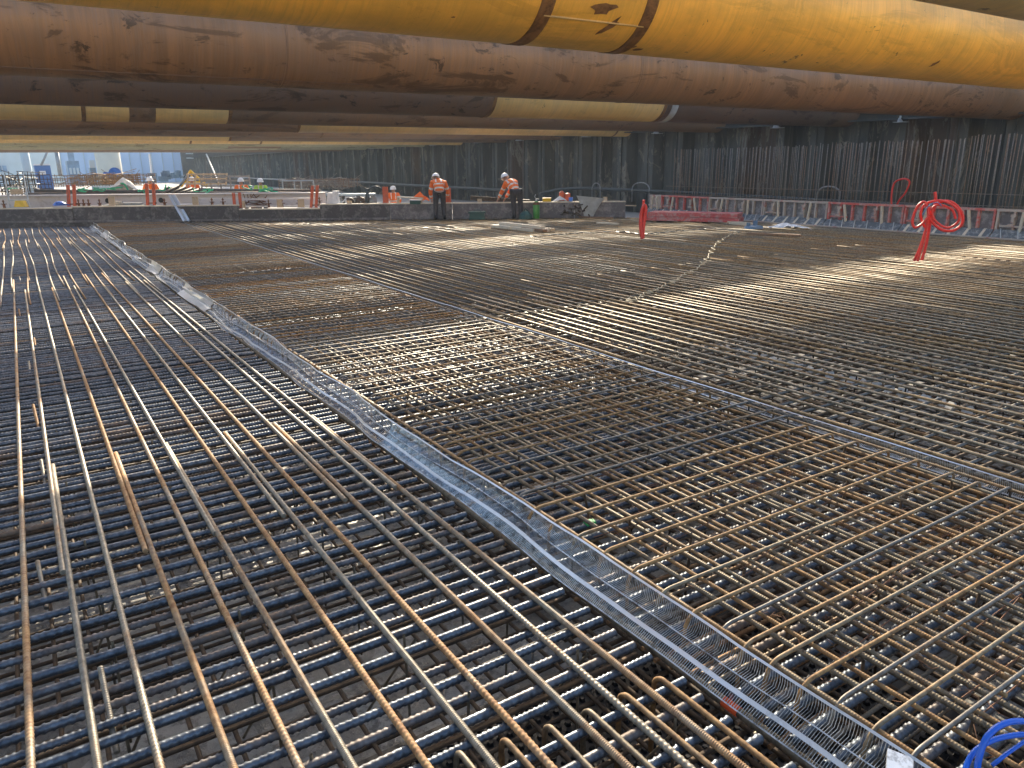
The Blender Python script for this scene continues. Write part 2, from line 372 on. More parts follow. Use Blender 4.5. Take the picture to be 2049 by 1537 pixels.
# bars along Y on top
lng_near = bar_mesh('long_bar', 9.4, .0125, M['bar_tan'], 'ring', .0115, .17, 8.0)
lng_mid = bar_mesh('long_bar', 9.4, .0125, M['bar_tan'], 'plain')
def wavy_bar(name, pts, r, mat, n=6):
    b = MB(); b.tube(pts, r, n); return b.mesh(name, mat, True)
zt = -.145+.0135+.0125
for k in range(-15, 12):
    x = -.24+.172*k+rr(-.012, .012)
    if k >= 11: x -= .02
    laps = (3.75, 5.3, 12.3, 13.8, 21.0, 22.4) if k % 2 else (-2.6, -1.0, 13.9, 15.2, 22.6, 23.8)
    dx = .030
    a = rr(-.004, .004)
    # first piece
    y0 = -1.8 if k % 2 else -1.9
    L = laps[1]-y0 if k % 2 else laps[3]-y0
    def piece(ya, yb, x, a):
        if yb-ya < 9.3 and ya < 6:
            me = lng_near; o = rz_bar(me, LM, 'long_bar', (x, ya, zt), UY+a, (yb-ya)/9.4)
        elif ya < 6:
            h = 8.0; rz_bar(lng_near, LM, 'long_bar', (x, ya, zt), UY+a, (yb-ya)/9.4)
        else:
            pts = []; n = 12; w = rr(.01, .045); ph = rr(0, 6)
            for j in range(n+1):
                t = j/n; pts.append((x+w*math.sin(ph+t*5)*min(1, t*3)-a*(yb-ya)*t, ya+(yb-ya)*t, zt+rr(-.004, .008)))
            link('long_bar', wavy_bar('long_bar', pts, .0135, M['bar_tan']), LM)
    if k % 2:
        piece(y0, laps[1], x, a)          # reaches the lap
        # swap sides: the near bar ends at 3.75.. the next begins at 5.3 side by side
        piece(laps[0]-.0, laps[3], x+dx if False else x-dx, a)
        piece(laps[2], laps[5], x, a); piece(laps[4], min(28.6, kY(x)-.5), x-dx, a)
    else:
        piece(y0, laps[3], x, a); piece(laps[2], laps[5], x-dx, a); piece(laps[4], min(28.6, kY(x)-.5), x, a)
# short loose upright ends between rows
st = bar_mesh('tie_bar_end', .42, .010, M['bar_tan'], 'ring', .012, .1)
for (px, py) in [(85, 1160), (218, 1420), (78, 850), (88, 950), (58, 740), (70, 690), (28, 600), (40, 630), (60, 560), (40, 560)]:
    p = gz(px, py, -.13); rz_bar(st, LM, 'tie_bar_end', (p.x, p.y-.15, -.20), UY+rr(-.05, .05), rr(.7, 1.1), R_(20))
# hooked bars near the camera
def hook_mesh(name, L, r, mat, drop=.22, rb=.05, both=False, ribbed=True, n=7):
    pts = []
    for j in range(7):
        a = math.pi/2*j/6; pts.append((rb-rb*math.cos(a) if False else rb*(1-math.sin(math.pi/2-a)) , 0, -rb+rb*math.sin(a)))
    pts = [(0, 0, -drop)]+pts
    m = max(2, int(L/.011)) if ribbed else 2
    for j in range(1, m+1): pts.append((rb+(L-rb)*j/m, 0, 0))
    rad = [r]*8+[r*(1.07 if j % 2 else .97) for j in range(m)] if ribbed else r
    b = MB(); b.tube(pts, rad, n); return b.mesh(name, mat, True)
hk = hook_mesh('hooked_bar', 2.4, .0105, M['bar_brown'], .35)
for (px, py) in [(912, 1495), (1003, 1470), (1090, 1443), (1168, 1412), (1240, 1380), (1310, 1348)]:
    p = gz(px, py, -.125); rz_bar(hk, LM, 'hooked_bar', (p.x, p.y, -.125), -UY+rr(-.01, .01))
# deep layers: bars near the slab, hangers
def grid_mesh(name, xs, ys_, z1, z2, x0, x1, y0, y1, r, mat, clip=True):
    b = MB()
    for y in ys_: b.tube([(x0, y, z1), (x1, y, z1)], r, 5, False)
    for x in xs:
        ye = min(y1, kY(x)-.1) if clip else y1
        if ye > y0: b.tube([(x, y0, z2), (x, ye, z2)], r, 5, False)
    return b
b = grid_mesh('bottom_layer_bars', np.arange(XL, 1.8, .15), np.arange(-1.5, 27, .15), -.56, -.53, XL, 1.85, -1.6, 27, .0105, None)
tag(b.obj('bottom_layer_bars', M['bar_shade_dark'], LM, smooth=True), kind='stuff')
b = MB()
for x in np.arange(XL+.1, 1.8, .52):
    for y in np.arange(-1, 14, .5):
        xx = x+rr(-.05, .05); yy = y+rr(-.08, .08)
        b.tube([(xx, yy, -.12), (xx+rr(-.02, .02), yy+rr(-.02, .02), -.6)], .006, 5, False)
        if random.random() < .4: b.tube([(xx+.05, yy, -.16), (xx-.1, yy+.25, -.64)], .006, 5, False)
tag(b.obj('hanger_bars', M['bar_brown'], LM, smooth=True), kind='stuff')
# black studded drainage mat on the slab near the camera
DM = empty('drainage_mat', (0, 0, -.62), 0, 'black studded drainage matting lying under the bars near the camera', 'drainage mat')
b = MB()
b.box((1.35, .65, .006), (3.6, 3.5, .008)); b.obj('backing_sheet', M['stud'], DM)
b = MB(); q = 0
for j in range(int(3.4/.042)):
    for i in range(int(3.5/.048)):
        x = -.42+i*.048+(.024 if j % 2 else 0); y = -1.05+j*.042
        x0 = (x, y); r1, r2 = .017, .011
        vs = [(x+r1*math.cos(a), y+r1*math.sin(a), .010) for a in (0, 1.257, 2.513, 3.77, 5.027)]+[(x+r2*math.cos(a), y+r2*math.sin(a), .024) for a in (0, 1.257, 2.513, 3.77, 5.027)]
        b.add(vs, [(5, 6, 7, 8, 9)]+[(k, (k+1) % 5, 5+(k+1) % 5, 5+k) for k in range(5)])
tag(b.obj('studs', M['stud'], DM), kind='stuff')
# pale offcuts lying on the slab
for (px, py, dx, dy) in [(940, 1190, .07, .05), (1055, 1300, .06, .05), (1240, 1125, .09, .05)]:
    p = gz(px, py, -.58); b = MB(); b.box((0, 0, 0), (dx, dy, .05)); 
    o = b.obj('spacer_block', M['spacer'], None, (p.x, p.y, -.59), (0, 0, rr(0, 1)))
    tag(o, {940: 'small white square spacer lying among the dark bars of the left mat', 1055: 'small pale spacer block deep under the dark left bars near the mesh', 1240: 'pale spacer block wedged beside the near end of the wire mesh'}[px], 'spacer')

# ---- centre strip
SM = empty('rebar_strip', (3.1, 12, 0), 0, 'raised strip of brown hooked stirrups and tied long bars between the two wire mesh edges', 'rebar cage')
SM.location = (0, 0, 0)
def ubar_mesh(L, r, mat, ribbed):
    rb = .075; pts = [(0, 0, -.30)]
    for j in range(6):
        a = math.pi/2*j/5; pts.append((rb*(1-math.cos(a)), 0, -rb+rb*math.sin(a)))
    m = int((L-2*rb)/.013) if ribbed else 3
    for j in range(1, m+1): pts.append((rb+(L-2*rb)*j/m, 0, 0))
    for j in range(1, 6):
        a = math.pi/2*j/5; pts.append((L-rb+rb*.55*math.sin(a), 0, -rb*.55*(1-math.cos(a))))
    pts.append((pts[-1][0], 0, -.30))
    rad = [r]*7+[r*(1.05 if j % 2 else .98) for j in range(m)]+[r]*6 if ribbed else r
    b = MB(); b.tube(pts, rad, 8 if ribbed else 6); return b.mesh('stirrup', mat, True)
UN = [ubar_mesh(2.33, .0076, M['bar_grey'], True), ubar_mesh(2.30, .008, M['bar_brown'], True)]
UF = [ubar_mesh(2.33, .009, M['bar_grey'], False), ubar_mesh(2.31, .0085, M['bar_brown'], False)]
uy = []; y = .88
while y < 27.5:
    uy.append(y); y += (.13 if y < 1.7 else .185 if y < 3.6 else .16)+rr(-.012, .012)
for y in uy:
    me = (UN[0] if random.random() < .7 else UN[1]) if y < 7 else random.choice(UF)
    if y > kY(3.1)+.3: continue
    o = rz_bar(me, SM, 'stirrup', (1.95+rr(-.02, .02)+(.04 if 3 < y < 6 else 0), y, 0), rr(-.012, .012), 1.0); o.rotation_euler[0] = rr(-.02, .02)
def long_set(parent, name, xs, z, r, mat, y0, yend, kind='ring', near_r=True, jit=.012, wav=True):
    Lm = 10.0
    me = bar_mesh(name, Lm, r, mat, kind, .011, .10, 7.0, 7) if near_r else bar_mesh(name, Lm, r, mat, 'plain', n=6)
    mf = bar_mesh(name, Lm, r, mat, 'plain', n=6)
    for x in xs:
        a = y0+rr(-.1, .3); first = True; xx = x+rr(-jit, jit)
        ye = min(yend, kY(xx)-.15)
        while a < ye-.3:
            L = min(Lm*rr(.85, 1.0), ye-a)
            rz_bar(me if (first and near_r) else mf, parent, name, (xx, a, z+rr(-.003, .003)), UY+rr(-.0035, .0035), L/Lm)
            a += L-rr(.5, 1.0); xx += random.choice((-1, 1))*2.1*r; first = False
            if ye-a < 1.2: break
long_set(SM, 'long_bar', [2.0]+[2.05+.148*k for k in range(1, 16)], -.019, .0085, M['bar_brown'], .6, 27)
long_set(SM, 'lower_long_bar', [2.02+.15*k+.04 for k in range(15)], -.062, .011, M['bar_brown'], .5, 27, jit=.03)
me = bar_mesh('deep_cross_bar', 2.42, .015, M['bar_blue'], 'helix', .026, .24)
y = .6; n = 0
while y < 25 and n < 230:
    rz_bar(me, SM, 'deep_cross_bar', (1.88, y, -.155+rr(-.006, .003)), rr(-.01, .01)); y += random.choice((.055, .10, .13, .14)); n += 1
me = bar_mesh('deep_cross_rod', 2.42, .009, M['bar_tan'], 'helix', .018, .12, 2.4, 6)
y = .65; n = 0
while y < 14:
    rz_bar(me, SM, 'deep_cross_rod', (1.88, y, -.235+rr(-.02, .02)), rr(-.02, .02)); y += rr(.06, .13)
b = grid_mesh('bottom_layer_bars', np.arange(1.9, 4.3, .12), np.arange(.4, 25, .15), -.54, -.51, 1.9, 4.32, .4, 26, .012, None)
tag(b.obj('bottom_layer_bars', M['bar_shade_dark'], SM, smooth=True), kind='stuff')
b = MB()
for i in range(210):                               # tie wire ends
    x = rr(2.0, 4.2); y = .7+6.0*random.random()**1.4; z = rr(-.06, -.01)
    p = [(x, y, z)]
    for j in range(4): p.append((p[-1][0]+rr(-.04, .04), p[-1][1]+rr(-.05, .05), p[-1][2]+rr(-.03, .03)))
    b.tube(p, .0012, 3, False)
for i in range(40):
    x = rr(2.0, 3.6); y = rr(.8, 3.5); a = rr(-.1, .1); b.tube([(x, y, -.045), (x+.6, y+a, -.035+rr(-.02, .02))], .003, 4, False)
tag(b.obj('tie_wires', M['rusty'], SM), kind='stuff')
b = MB()
for y in np.arange(.9, 14, .33):
    for x in (2.35, 3.0, 3.6, 4.1): b.tube([(x+rr(-.1, .1), y, -.02), (x+rr(-.1, .1), y+rr(-.03, .03), -.6)], .007, 5, False)
tag(b.obj('hanger_bars', M['bar_shade_dark'], SM, smooth=True), kind='stuff')

# ---- wire mesh edge strips (expanded rib lath)
def lath(name, label, prof, wav, y0, y1, near, rails, parts_seed, solid):
    root = empty(name, (0, 0, 0), 0, label, 'wire mesh strip')
    rs = random.Random(parts_seed)
    kn = [rs.uniform(-1, 1) for _ in range(400)]
    def nz(t):
        i = int(t); f = t-i; f = f*f*(3-2*f); return kn[i % 400]*(1-f)+kn[(i+1) % 400]*f
    def P(j, y):
        x, z = prof[j]; w = wav*(.3+.7*min(1, y/4))
        return (x+w*nz(y*1.3+3*(j > 2))+.3*w*nz(y*4.1+j*7), y, z+w*.7*nz(y*1.1+40+j*3)*(1 if j else .6))
    b = MB(); y = y0
    while y < y1:
        st_ = .0100 if y < 4.5 else .022 if y < 9 else .05
        w = .0021 if y < 4.5 else .005 if y < 9 else .016
        rowa = [P(j, y+rr(-.0008, .0008)) for j in range(len(prof))]
        rowb = [(q[0], q[1]+w, q[2]) for q in rowa]
        rowc = [(q[0]-.0015, q[1]+w*.5, q[2]+.0015) for q in rowa]
        b.sweep([rowa, rowc, rowb])
        y += st_
    tag(b.obj('mesh_wires', M['galv'], root), kind='stuff')
    for j, r, wd in rails:
        b = MB(); rows = []; y = y0
        rows_a = []
        while y < y1+.1:
            q = Vector(P(j, y)); rows.append([(q.x-wd, q.y, q.z-wd*.5), (q.x, q.y, q.z+wd*.55), (q.x+wd, q.y, q.z-wd*.3), (q.x, q.y, q.z-wd*.8)]); y += .12
        b.sweep(rows, closed=True); b.obj('rail', M['galv_white'] if r else M['galv'], root, smooth=False)
    for (a, c) in solid:                            # spare sheet lapped over the mesh
        b = MB(); rows = []; y = a
        while y < c: rows.append([tuple(Vector(P(j, y))+Vector((-.012, 0, .008))) for j in range(len(prof))]); y += .15
        b.sweep(rows); b.sweep([[tuple(Vector(p)+Vector((-.004, 0, .004))) for p in r_] for r_ in rows]); b.obj('lap_sheet', M['galv_white'], root)
    return root
profL = [(1.955, .006), (1.950, -.030), (1.940, -.058), (1.905, -.070), (1.918, -.092), (1.875, -.112), (1.825, -.135), (1.90, -.20)]
lath('wire_mesh_strip', 'crumpled galvanised wire mesh edge on the left side of the raised bar strip', profL, .030, .55, 27.9, True,
     [(0, 1, .0065), (5, 1, .0120), (3, 0, .003), (7, 0, .004), (6, 0, .003)], 3, [(10.2, 12.3), (14.4, 15.6), (22.5, 24.2)])
profR = [(4.305, .012), (4.318, -.025), (4.325, -.05), (4.305, -.07), (4.32, -.09), (4.32, -.11), (4.33, -.13)]
lath('wire_mesh_strip', 'galvanised wire mesh edge on the right side of the raised bar strip', profR, .014, 1.2, 25.6, True,
     [(0, 1, .0050), (3, 0, .005), (5, 0, .004)], 5, [])
# thick edge bar below the left mesh
EB = bar_mesh('edge_bar', 9.0, .017, M['bar_brown'], 'ring', .014, .09, 6)
for (x, y0) in ((1.855, .2), (1.86, 8.8), (1.865, 17.5)):
    o = rz_bar(EB, LM, 'edge_bar', (x, y0, -.175), UY)
b = MB(); p = gz(1487, 1392, -.155); b.tube([(1.855, p.y-.035, -.175), (1.855, p.y+.035, -.175)], .0195, 12)
b.obj('spray_mark', M['orange_mark'], LM)
p = gz(1180, 1048, -.10); b = MB(); b.prism([(-.03, -.02), (.03, -.015), (.035, .02), (-.02, .03)], 0, .012)
tag(b.obj('plastic_spacer', M['green_plastic'], None, (p.x, p.y, -.10)), 'bright green plastic spacer among the stirrups beside the mesh', 'spacer')

# ---- right mat
RM = empty('rebar_mat', (0, 0, 0), 0, 'broad mat of close brown bars between the raised strip and the sheet pile wall', 'rebar mat')
xs = []; x = 4.42
while x < 17.9: xs.append(x); x += .172+rr(-.02, .02)
near = [v for v in xs if v < 9]; far = [v for v in xs if v >= 9]
long_set(RM, 'long_bar', near, -.012, .0105, M['bar_right'], -.6, 27, 'ring', True, .01)
long_set(RM, 'long_bar', far, -.012, .012, M['bar_right'], -.6, 27, 'ring', False, .01)
long_set(RM, 'middle_long_bar', [v+.06 for v in xs[::2]], -.075, .011, M['bar_brown'], -.6, 27, 'ring', False, .03)
me = bar_mesh('cross_bar', 13.6, .011, M['bar_grey'], 'plain')
y = -.6; n = 0; yr = []
while y < 26: yr.append(y); y += .20+rr(-.02, .02) if y < 8 else .105+rr(-.02, .02)
for y in yr[:290]:
    # clip by the bulkhead line
    xe = min(18.0, K0.x+(K0.y-y)/.66-.15)
    L = xe-4.33
    if L > .3: rz_bar(me, RM, 'cross_bar', (4.33, y, -.037), rr(-.003, .003), L/13.6)
b = MB()
for y in np.arange(-.5, 26, .165):
    xe = min(18.0, K0.x+(K0.y-y)/.66-.15)
    if xe > 4.6: b.tube([(4.35, y, -.10), (xe, y, -.10)], .012, 5, False)
    if xe > 4.6: b.tube([(4.35, y+.06, -.54), (xe, y+.06, -.54)], .012, 5, False)
tag(b.obj('lower_cross_bars', M['bar_shade_dark'], RM, smooth=True), kind='stuff')
b = MB()
for x in np.arange(4.45, 18, .15):
    ye = kY(x)-.1
    b.tube([(x, -.6, -.51), (x, ye, -.51)], .011, 5, False)
tag(b.obj('bottom_layer_bars', M['bar_shade_dark'], RM, smooth=True), kind='stuff')
b = MB()
for x in np.arange(4.6, 12, .6):
    for y in np.arange(.4, 9, .45): b.tube([(x+rr(-.1, .1), y+rr(-.1, .1), -.04), (x+rr(-.1, .1), y+rr(-.1, .1), -.62)], .007, 5, False)
tag(b.obj('hanger_bars', M['bar_shade_dark'], RM, smooth=True), kind='stuff')
sp = MB(); sp.prism([(-.04, -.025), (.04, -.025), (.0, .03)], -.035, .035); spm = sp.mesh('spacer', M['spacer'])
for k in range(24):
    link('spacer', spm, RM, (5.75+rr(-.03, .03), 2.6+.105*k, -.105), (R_(90)+rr(-.3, .3), rr(-.3, .3), rr(-.5, .5)))
# thick cement slurry and dust under the far bars make the mat read solid: timber walkway sheets
# ------------------------------------------------------------------ struts overhead
RP = .50; HB = H+.905      # radius, underside height
ZC = HB+RP
tan_ = lambda a: math.tan(R_(a))
lows = [17.9, 9.52, 5.36, 3.74, 2.84, 2.33]
def ycen(phi):             # centre y so that the lower tangent is at angle phi
    lo, hi = .3, 120
    for _ in range(60):
        m = (lo+hi)/2; d = math.hypot(m, ZC-H); a = math.degrees(math.atan2(ZC-H, m)-math.asin(min(.999, RP/d)))
        if a > phi: lo = m
        else: hi = m
    return m
YC = [ycen(a) for a in lows]
while len(YC) < 14: YC.append(YC[-1]+4.17)
WXF = lambda y: 19.5+max(0, 23-y)*.11
def xon(i, px):            # world x on strut i's underside seen at photo column px
    lo, hi = -8., 40.
    for _ in range(50):
        m = (lo+hi)/2; c = RB.T @ np.array([m, YC[i], HB-H])
        if CX+c[0]/-c[2]*FPX < px: lo = m
        else: hi = m
    return m
def pipe_seg(i, x0, x1, mat, parent, r=RP, name='pipe_section'):
    n = 48; m = max(2, int((x1-x0)/1.5)+1); rows = []
    for j in range(m+1):
        x = x0+(x1-x0)*j/m; rows.append([(x, r*math.sin(2*math.pi*k/n), r*math.cos(2*math.pi*k/n)) for k in range(n)])
    b = MB(); b.sweep(rows, closed=True); ml = len(rows)
    b.f.append(tuple(range(n))); b.m.append(0); b.f.append(tuple((ml-1)*n+k for k in range(n))[::-1]); b.m.append(0)
    me = b.mesh(name, mat, True)
    me.polygons[len(me.polygons)-1].use_smooth = False; me.polygons[len(me.polygons)-2].use_smooth = False
    return link(name, me, parent)
XS = -14.0
segs = {0: [(None, None, 'pipe_tan')], 1: [(None, None, 'pipe_yellow')], 2: [(None, None, 'pipe_rust')],
        3: [(None, 965, 'pipe_dark'), (965, 1300, 'pipe_tan'), (1300, None, 'pipe_dark')],
        4: [(None, 455, 'pipe_tan'), (455, None, 'pipe_mid')],
        5: [(None, 592, 'pipe_mid'), (592, None, 'pipe_tan')], 6: [(None, None, 'pipe_mid')],
        7: [(None, 458, 'pipe_tan'), (458, None, 'pipe_mid')], 8: [(None, None, 'pipe_tan')], 9: [(None, None, 'pipe_green')],
        10: [(None, 455, 'pipe_green'), (455, 560, 'pipe_mid'), (560, None, 'pipe_green')], 11: [(None, None, 'pipe_green')], 12: [(None, None, 'pipe_mid')], 13: [(None, None, 'pipe_dark')]}
rings = {1: [1035, 1228], 2: [557, 1240], 3: [968, 1303], 4: [167, 455], 5: [592, 1222], 6: [640], 7: [458], 8: [380, 520]}
plabels = ['pale tan strut pipe crossing only the top right corner of the picture', 'bright yellow painted strut pipe nearest overhead, with two rusty weld rings',
 'long rust brown strut pipe directly behind the bright yellow one', 'third strut pipe, brown at both ends with a yellow middle section and white band',
 'fourth strut pipe, tan yellow on the left half and brown on the right', 'fifth strut pipe, brown on the left and yellow towards the wall',
 'sixth strut pipe from the near yellow one, plain brown all along', 'seventh strut pipe from the near yellow one, yellow left part and brown right part',
 'eighth strut pipe, faded yellow for its whole length', 'ninth strut pipe, pale greenish and stained', 'tenth strut pipe, pale green with a short brown piece',
 'eleventh strut pipe, faded green', 'twelfth strut pipe, dull brown, last but one', 'last dark strut pipe at the far end above the blue sheeted wall']
for i in range(14):
    root = empty('strut_pipe', (0, YC[i], ZC), 0, plabels[i], 'steel pipe', 'steel strut pipes across the pit')
    root.rotation_euler = (0, 0, 0)
    for (a, b_, mt) in segs[i]:
        x0 = XS if a is None else xon(i, a); x1 = WXF(YC[i])-.12 if b_ is None else xon(i, b_)
        o = pipe_seg(i, x0, x1, M[mt], root)
    for px in rings.get(i, []):
        x = xon(i, px); w = .06 if i == 1 else .012 if i == 2 else .04
        pipe_seg(i, x-w, x+w, M['weld' if i != 2 else 'pipe_mid'], root, RP+.006, 'weld_ring')
    if i == 3:
        x = xon(3, 1322); pipe_seg(i, x-.10, x+.10, M['white_band'], root, RP+.004, 'painted_band')
    if i == 4:
        x = xon(4, 283); pipe_seg(i, x-.25, x+.25, M['pipe_mid'], root, RP+.003, 'patch_band')
    if i in (1, 2):      # lengthwise weld seam
        b = MB(); an = R_(150 if i == 1 else 205)
        x0, x1 = (xon(1, 1035), xon(1, 1228)) if i == 1 else (XS, xon(2, 712))
        an = R_(208) if i == 2 else R_(226)
        yy, zz = (RP+.001)*math.sin(an), (RP+.001)*math.cos(an)
        b.tube([(x0, yy, zz), (x1, yy, zz)], .008, 6); b.obj('weld_seam', M[{1: 'pipe_tan', 2: 'pipe_dark'}[i]], root, smooth=True)
def patch(i, px, a_deg, w, h, mat, seed):           # bare scraped spot hugging the pipe
    rs = random.Random(seed); x = xon(i, px); n = 14; ring = []
    for k in range(n):
        t = 2*math.pi*k/n; r = rs.uniform(.6, 1.15); u = math.cos(t)*w*r; v = math.sin(t)*h*r
        ring.append((u+v*.8, v))
    rows = []
    c = [(x, (RP+.003)*math.sin(R_(a_deg)), (RP+.003)*math.cos(R_(a_deg)))]
    vs = [(x+u, (RP+.003)*math.sin(R_(a_deg)+v/RP), (RP+.003)*math.cos(R_(a_deg)+v/RP)) for u, v in ring]
    b = MB(); b.add(c+vs, [(0, 1+k, 1+(k+1) % n) for k in range(n)]); return b
strut1 = [o for o in D.objects if o.get('label') == plabels[1]][0]
for px, a, w, h, s in [(1140, 238, .13, .05, 1), (1165, 222, .04, .10, 2), (1810, 222, .045, .05, 3), (1255, 196, .05, .035, 4), (1238, 199, .03, .03, 5), (2040, 205, .05, .05, 6), (870, 215, .02, .01, 7), (700, 226, .03, .008, 8), (1480, 214, .01, .012, 9), (1600, 204, .03, .006, 10), (1345, 200, .02, .008, 11)]:
    patch(1, px, a, w, h, None, s).obj('bare_patch', M['weld'], strut1)

# ------------------------------------------------------------------ sheet pile wall
WX = 19.5
SP = empty('sheet_pile_wall', (WX, 0, 0), 0, 'dark stained steel sheet pile wall along the right side of the pit', 'wall')
wpan = 1.30; dp = .42
prof = [(0, 0), (.10, 0), (.13, 0), (.27, .42), (.62, .42), (.76, 0), (.86, 0), (.87, -.03), (.90, -.03), (.91, 0), (1.30, 0)]
prof = [(0, 0), (.22, 0), (.40, dp), (.88, dp), (1.06, 0), (1.27, 0), (1.275, -.05), (1.295, -.05), (1.30, 0)]
b = MB(); n = len(prof)
b.sweep([[(d, y, -1.1) for y, d in prof], [(d, y, 4.6) for y, d in prof]])
b.sweep([[(d+.02, y, 4.6) for y, d in prof], [(d+.02, y, -1.1) for y, d in prof]])
pm = b.mesh('sheet_pile', M['pile'])
k = 0; y = -10
while y < 103:
    o = link('sheet_pile', pm, SP, (WXF(y)-WX+rr(-.008, .008), y-.02, 0), (0, 0, math.atan(.11) if y < 23 else 0)); o.scale = (1, 1.035, 1); y += wpan
# waler and brackets
WB = empty('waler_beam', (19.2, 0, 3.0), 0, 'dark steel waler beam running along the sheet piles above the strut ends', 'beam')
for (ya, yb) in ((-8, 22.9), (23.0, 102)):
    xa, xb = WXF(ya)-19.2-.30, WXF(yb)-19.2-.30; Lw = math.hypot(yb-ya, xb-xa); an = -math.atan2(xb-xa, yb-ya); cc = ((xa+xb)/2, (ya+yb)/2, 0)
    b = MB(); b.box((0, 0, 0), (.30, Lw, .03)); b.obj('web', M['waler'], WB, cc, (0, 0, an))
    for z in (-.26, .26):
        b = MB(); b.box((0, 0, z), (.42, Lw, .035)); b.obj('flange', M['waler'], WB, cc, (0, 0, an))
    b = MB(); b.box((.18, 0, 0), (.03, Lw, .5)); b.obj('back_plate', M['waler'], WB, cc, (0, 0, an))
brk = MB()
brk.prism([(-.22, 0), (.22, 0), (.12, .16), (-.12, .16)], -.01, .01, M=Matrix.Rotation(R_(90), 4, 'X'))
brk.prism([(0, 0), (.3, 0), (0, .2)], -.012, .012, M=Matrix.Translation((0, 0, -.01)) @ Matrix.Rotation(R_(90), 4, 'X'))
brk.box((.1, 0, -.01), (.45, .5, .02)); brk.box((0, 0, .2), (.06, .06, .1))
bm_ = brk.mesh('waler_bracket', M['bracket'])
for j in range(13):
    yb = YC[2]+2.1+4.17*(j-1) + (.3 if j % 2 else -.2)
    if yb < 4: continue
    o = link('waler_bracket', bm_, None, (WXF(yb)-.55, yb, 2.66), (0, 0, rr(-.1, .1))); o.scale = (.62, .62, .62)
    tag(o, ('pale steel bracket under the waler, %s from the right edge' % ['first', 'second', 'third', 'fourth', 'fifth', 'sixth', 'seventh', 'eighth', 'ninth', 'tenth', 'eleventh', 'twelfth', 'thirteenth'][j]), 'bracket', 'brackets under the waler beam')

# water main on the wall
def catmull(P, m=6):
    P = [Vector(p) for p in P]; out = []
    for i in range(len(P)-1):
        a = P[max(0, i-1)]; b_, c = P[i], P[i+1]; d = P[min(len(P)-1, i+2)]
        for j in range(m):
            t = j/m; out.append(.5*((2*b_)+(c-a)*t+(2*a-5*b_+4*c-d)*t*t+(-a+3*b_-3*c+d)*t**3))
    out.append(P[-1]); return out
X1 = 18.9
def hose(name, pts, r, mat, label, cat, group=None, n=10, parent=None):
    b = MB(); b.tube(catmull(pts), r, n); o = b.obj(name, mat, parent, smooth=True)
    if label: tag(o, label, cat, group)
    return o
hose('water_main', [gx(x, y, X1) for x, y in [(1082, 388), (1110, 381), (1160, 377), (1240, 380), (1330, 384), (1420, 389), (1560, 397), (1750, 408), (2000, 424)]], .065, M['black_hose'], 'dark water main on the sheet piles behind the red formwork', 'pipe')
hose('water_main', [gx(x, y, X1) for x, y in [(560, 362), (640, 364), (725, 365), (790, 369), (880, 374), (960, 378), (1030, 382), (1043, 376)]], .075, M['black_hose'], 'dark water main sagging along the sheet piles behind the two bending workers', 'pipe')
hose('water_main', [gx(x, y, X1) for x, y in [(410, 356), (450, 354), (520, 358), (600, 361), (680, 366)]], .07, M['black_hose'], 'far upper water main on the sheet piles by the distant workers', 'pipe')
def arch(px, py, w, h, label):
    c = gx(px, py, 18.85); pts = [(18.85, c.y-w*math.cos(a), c.z+h*math.sin(a)) for a in [math.pi*k/10 for k in range(11)]]
    pts = [(18.85, pts[0][1], .3)]+pts+[(18.85, pts[-1][1], .3)]
    b = MB(); b.tube(pts, .022, 7); tag(b.obj('hose_arch', M['grey_steel'], smooth=True), label, 'hose', 'arched hoses on the sheet pile wall')
arch(1193, 378, .25, .22, 'small arched hose over the water main left of the red formwork')
arch(1282, 378, .45, .22, 'arched pale hose over the water main at the formwork end')
arch(1658, 388, .35, .2, 'arched hose on the wall behind the starter bars')

# ------------------------------------------------------------------ starter bars behind the formwork
SB = empty('starter_bars', (0, 0, 0), 0, 'row of tall thin starter bars standing behind the red wall formwork', 'starter bars')
up = bar_mesh('starter_bar', 2.2, .0105, M['bar_wall'], 'plain', n=6)
y = 2.5; n = 0
while y < 18.9:
    for xx in (18.72, 19.08):
        if xx > 19 and random.random() < .25: continue
        top = 2.20 if y < 9.4 else 2.13 if y < 13.5 else 2.08
        o = link('starter_bar', up, SB, (xx+rr(-.02, .02), y+rr(-.025, .025)+(.07 if xx > 19 else 0), 0), (0, R_(-90)+rr(-.012, .012), rr(-3, 3)))
        o.scale = ((top+rr(-.02, .03))/2.2, 1, 1); n += 1
    y += .125
for z in (.35, .62, .66, .92):
    b = MB(); b.tube([(18.70, 2, z), (18.70, 19.2, z-.02)], .008, 5); b.obj('distribution_bar', M['bar_wall'], SB)

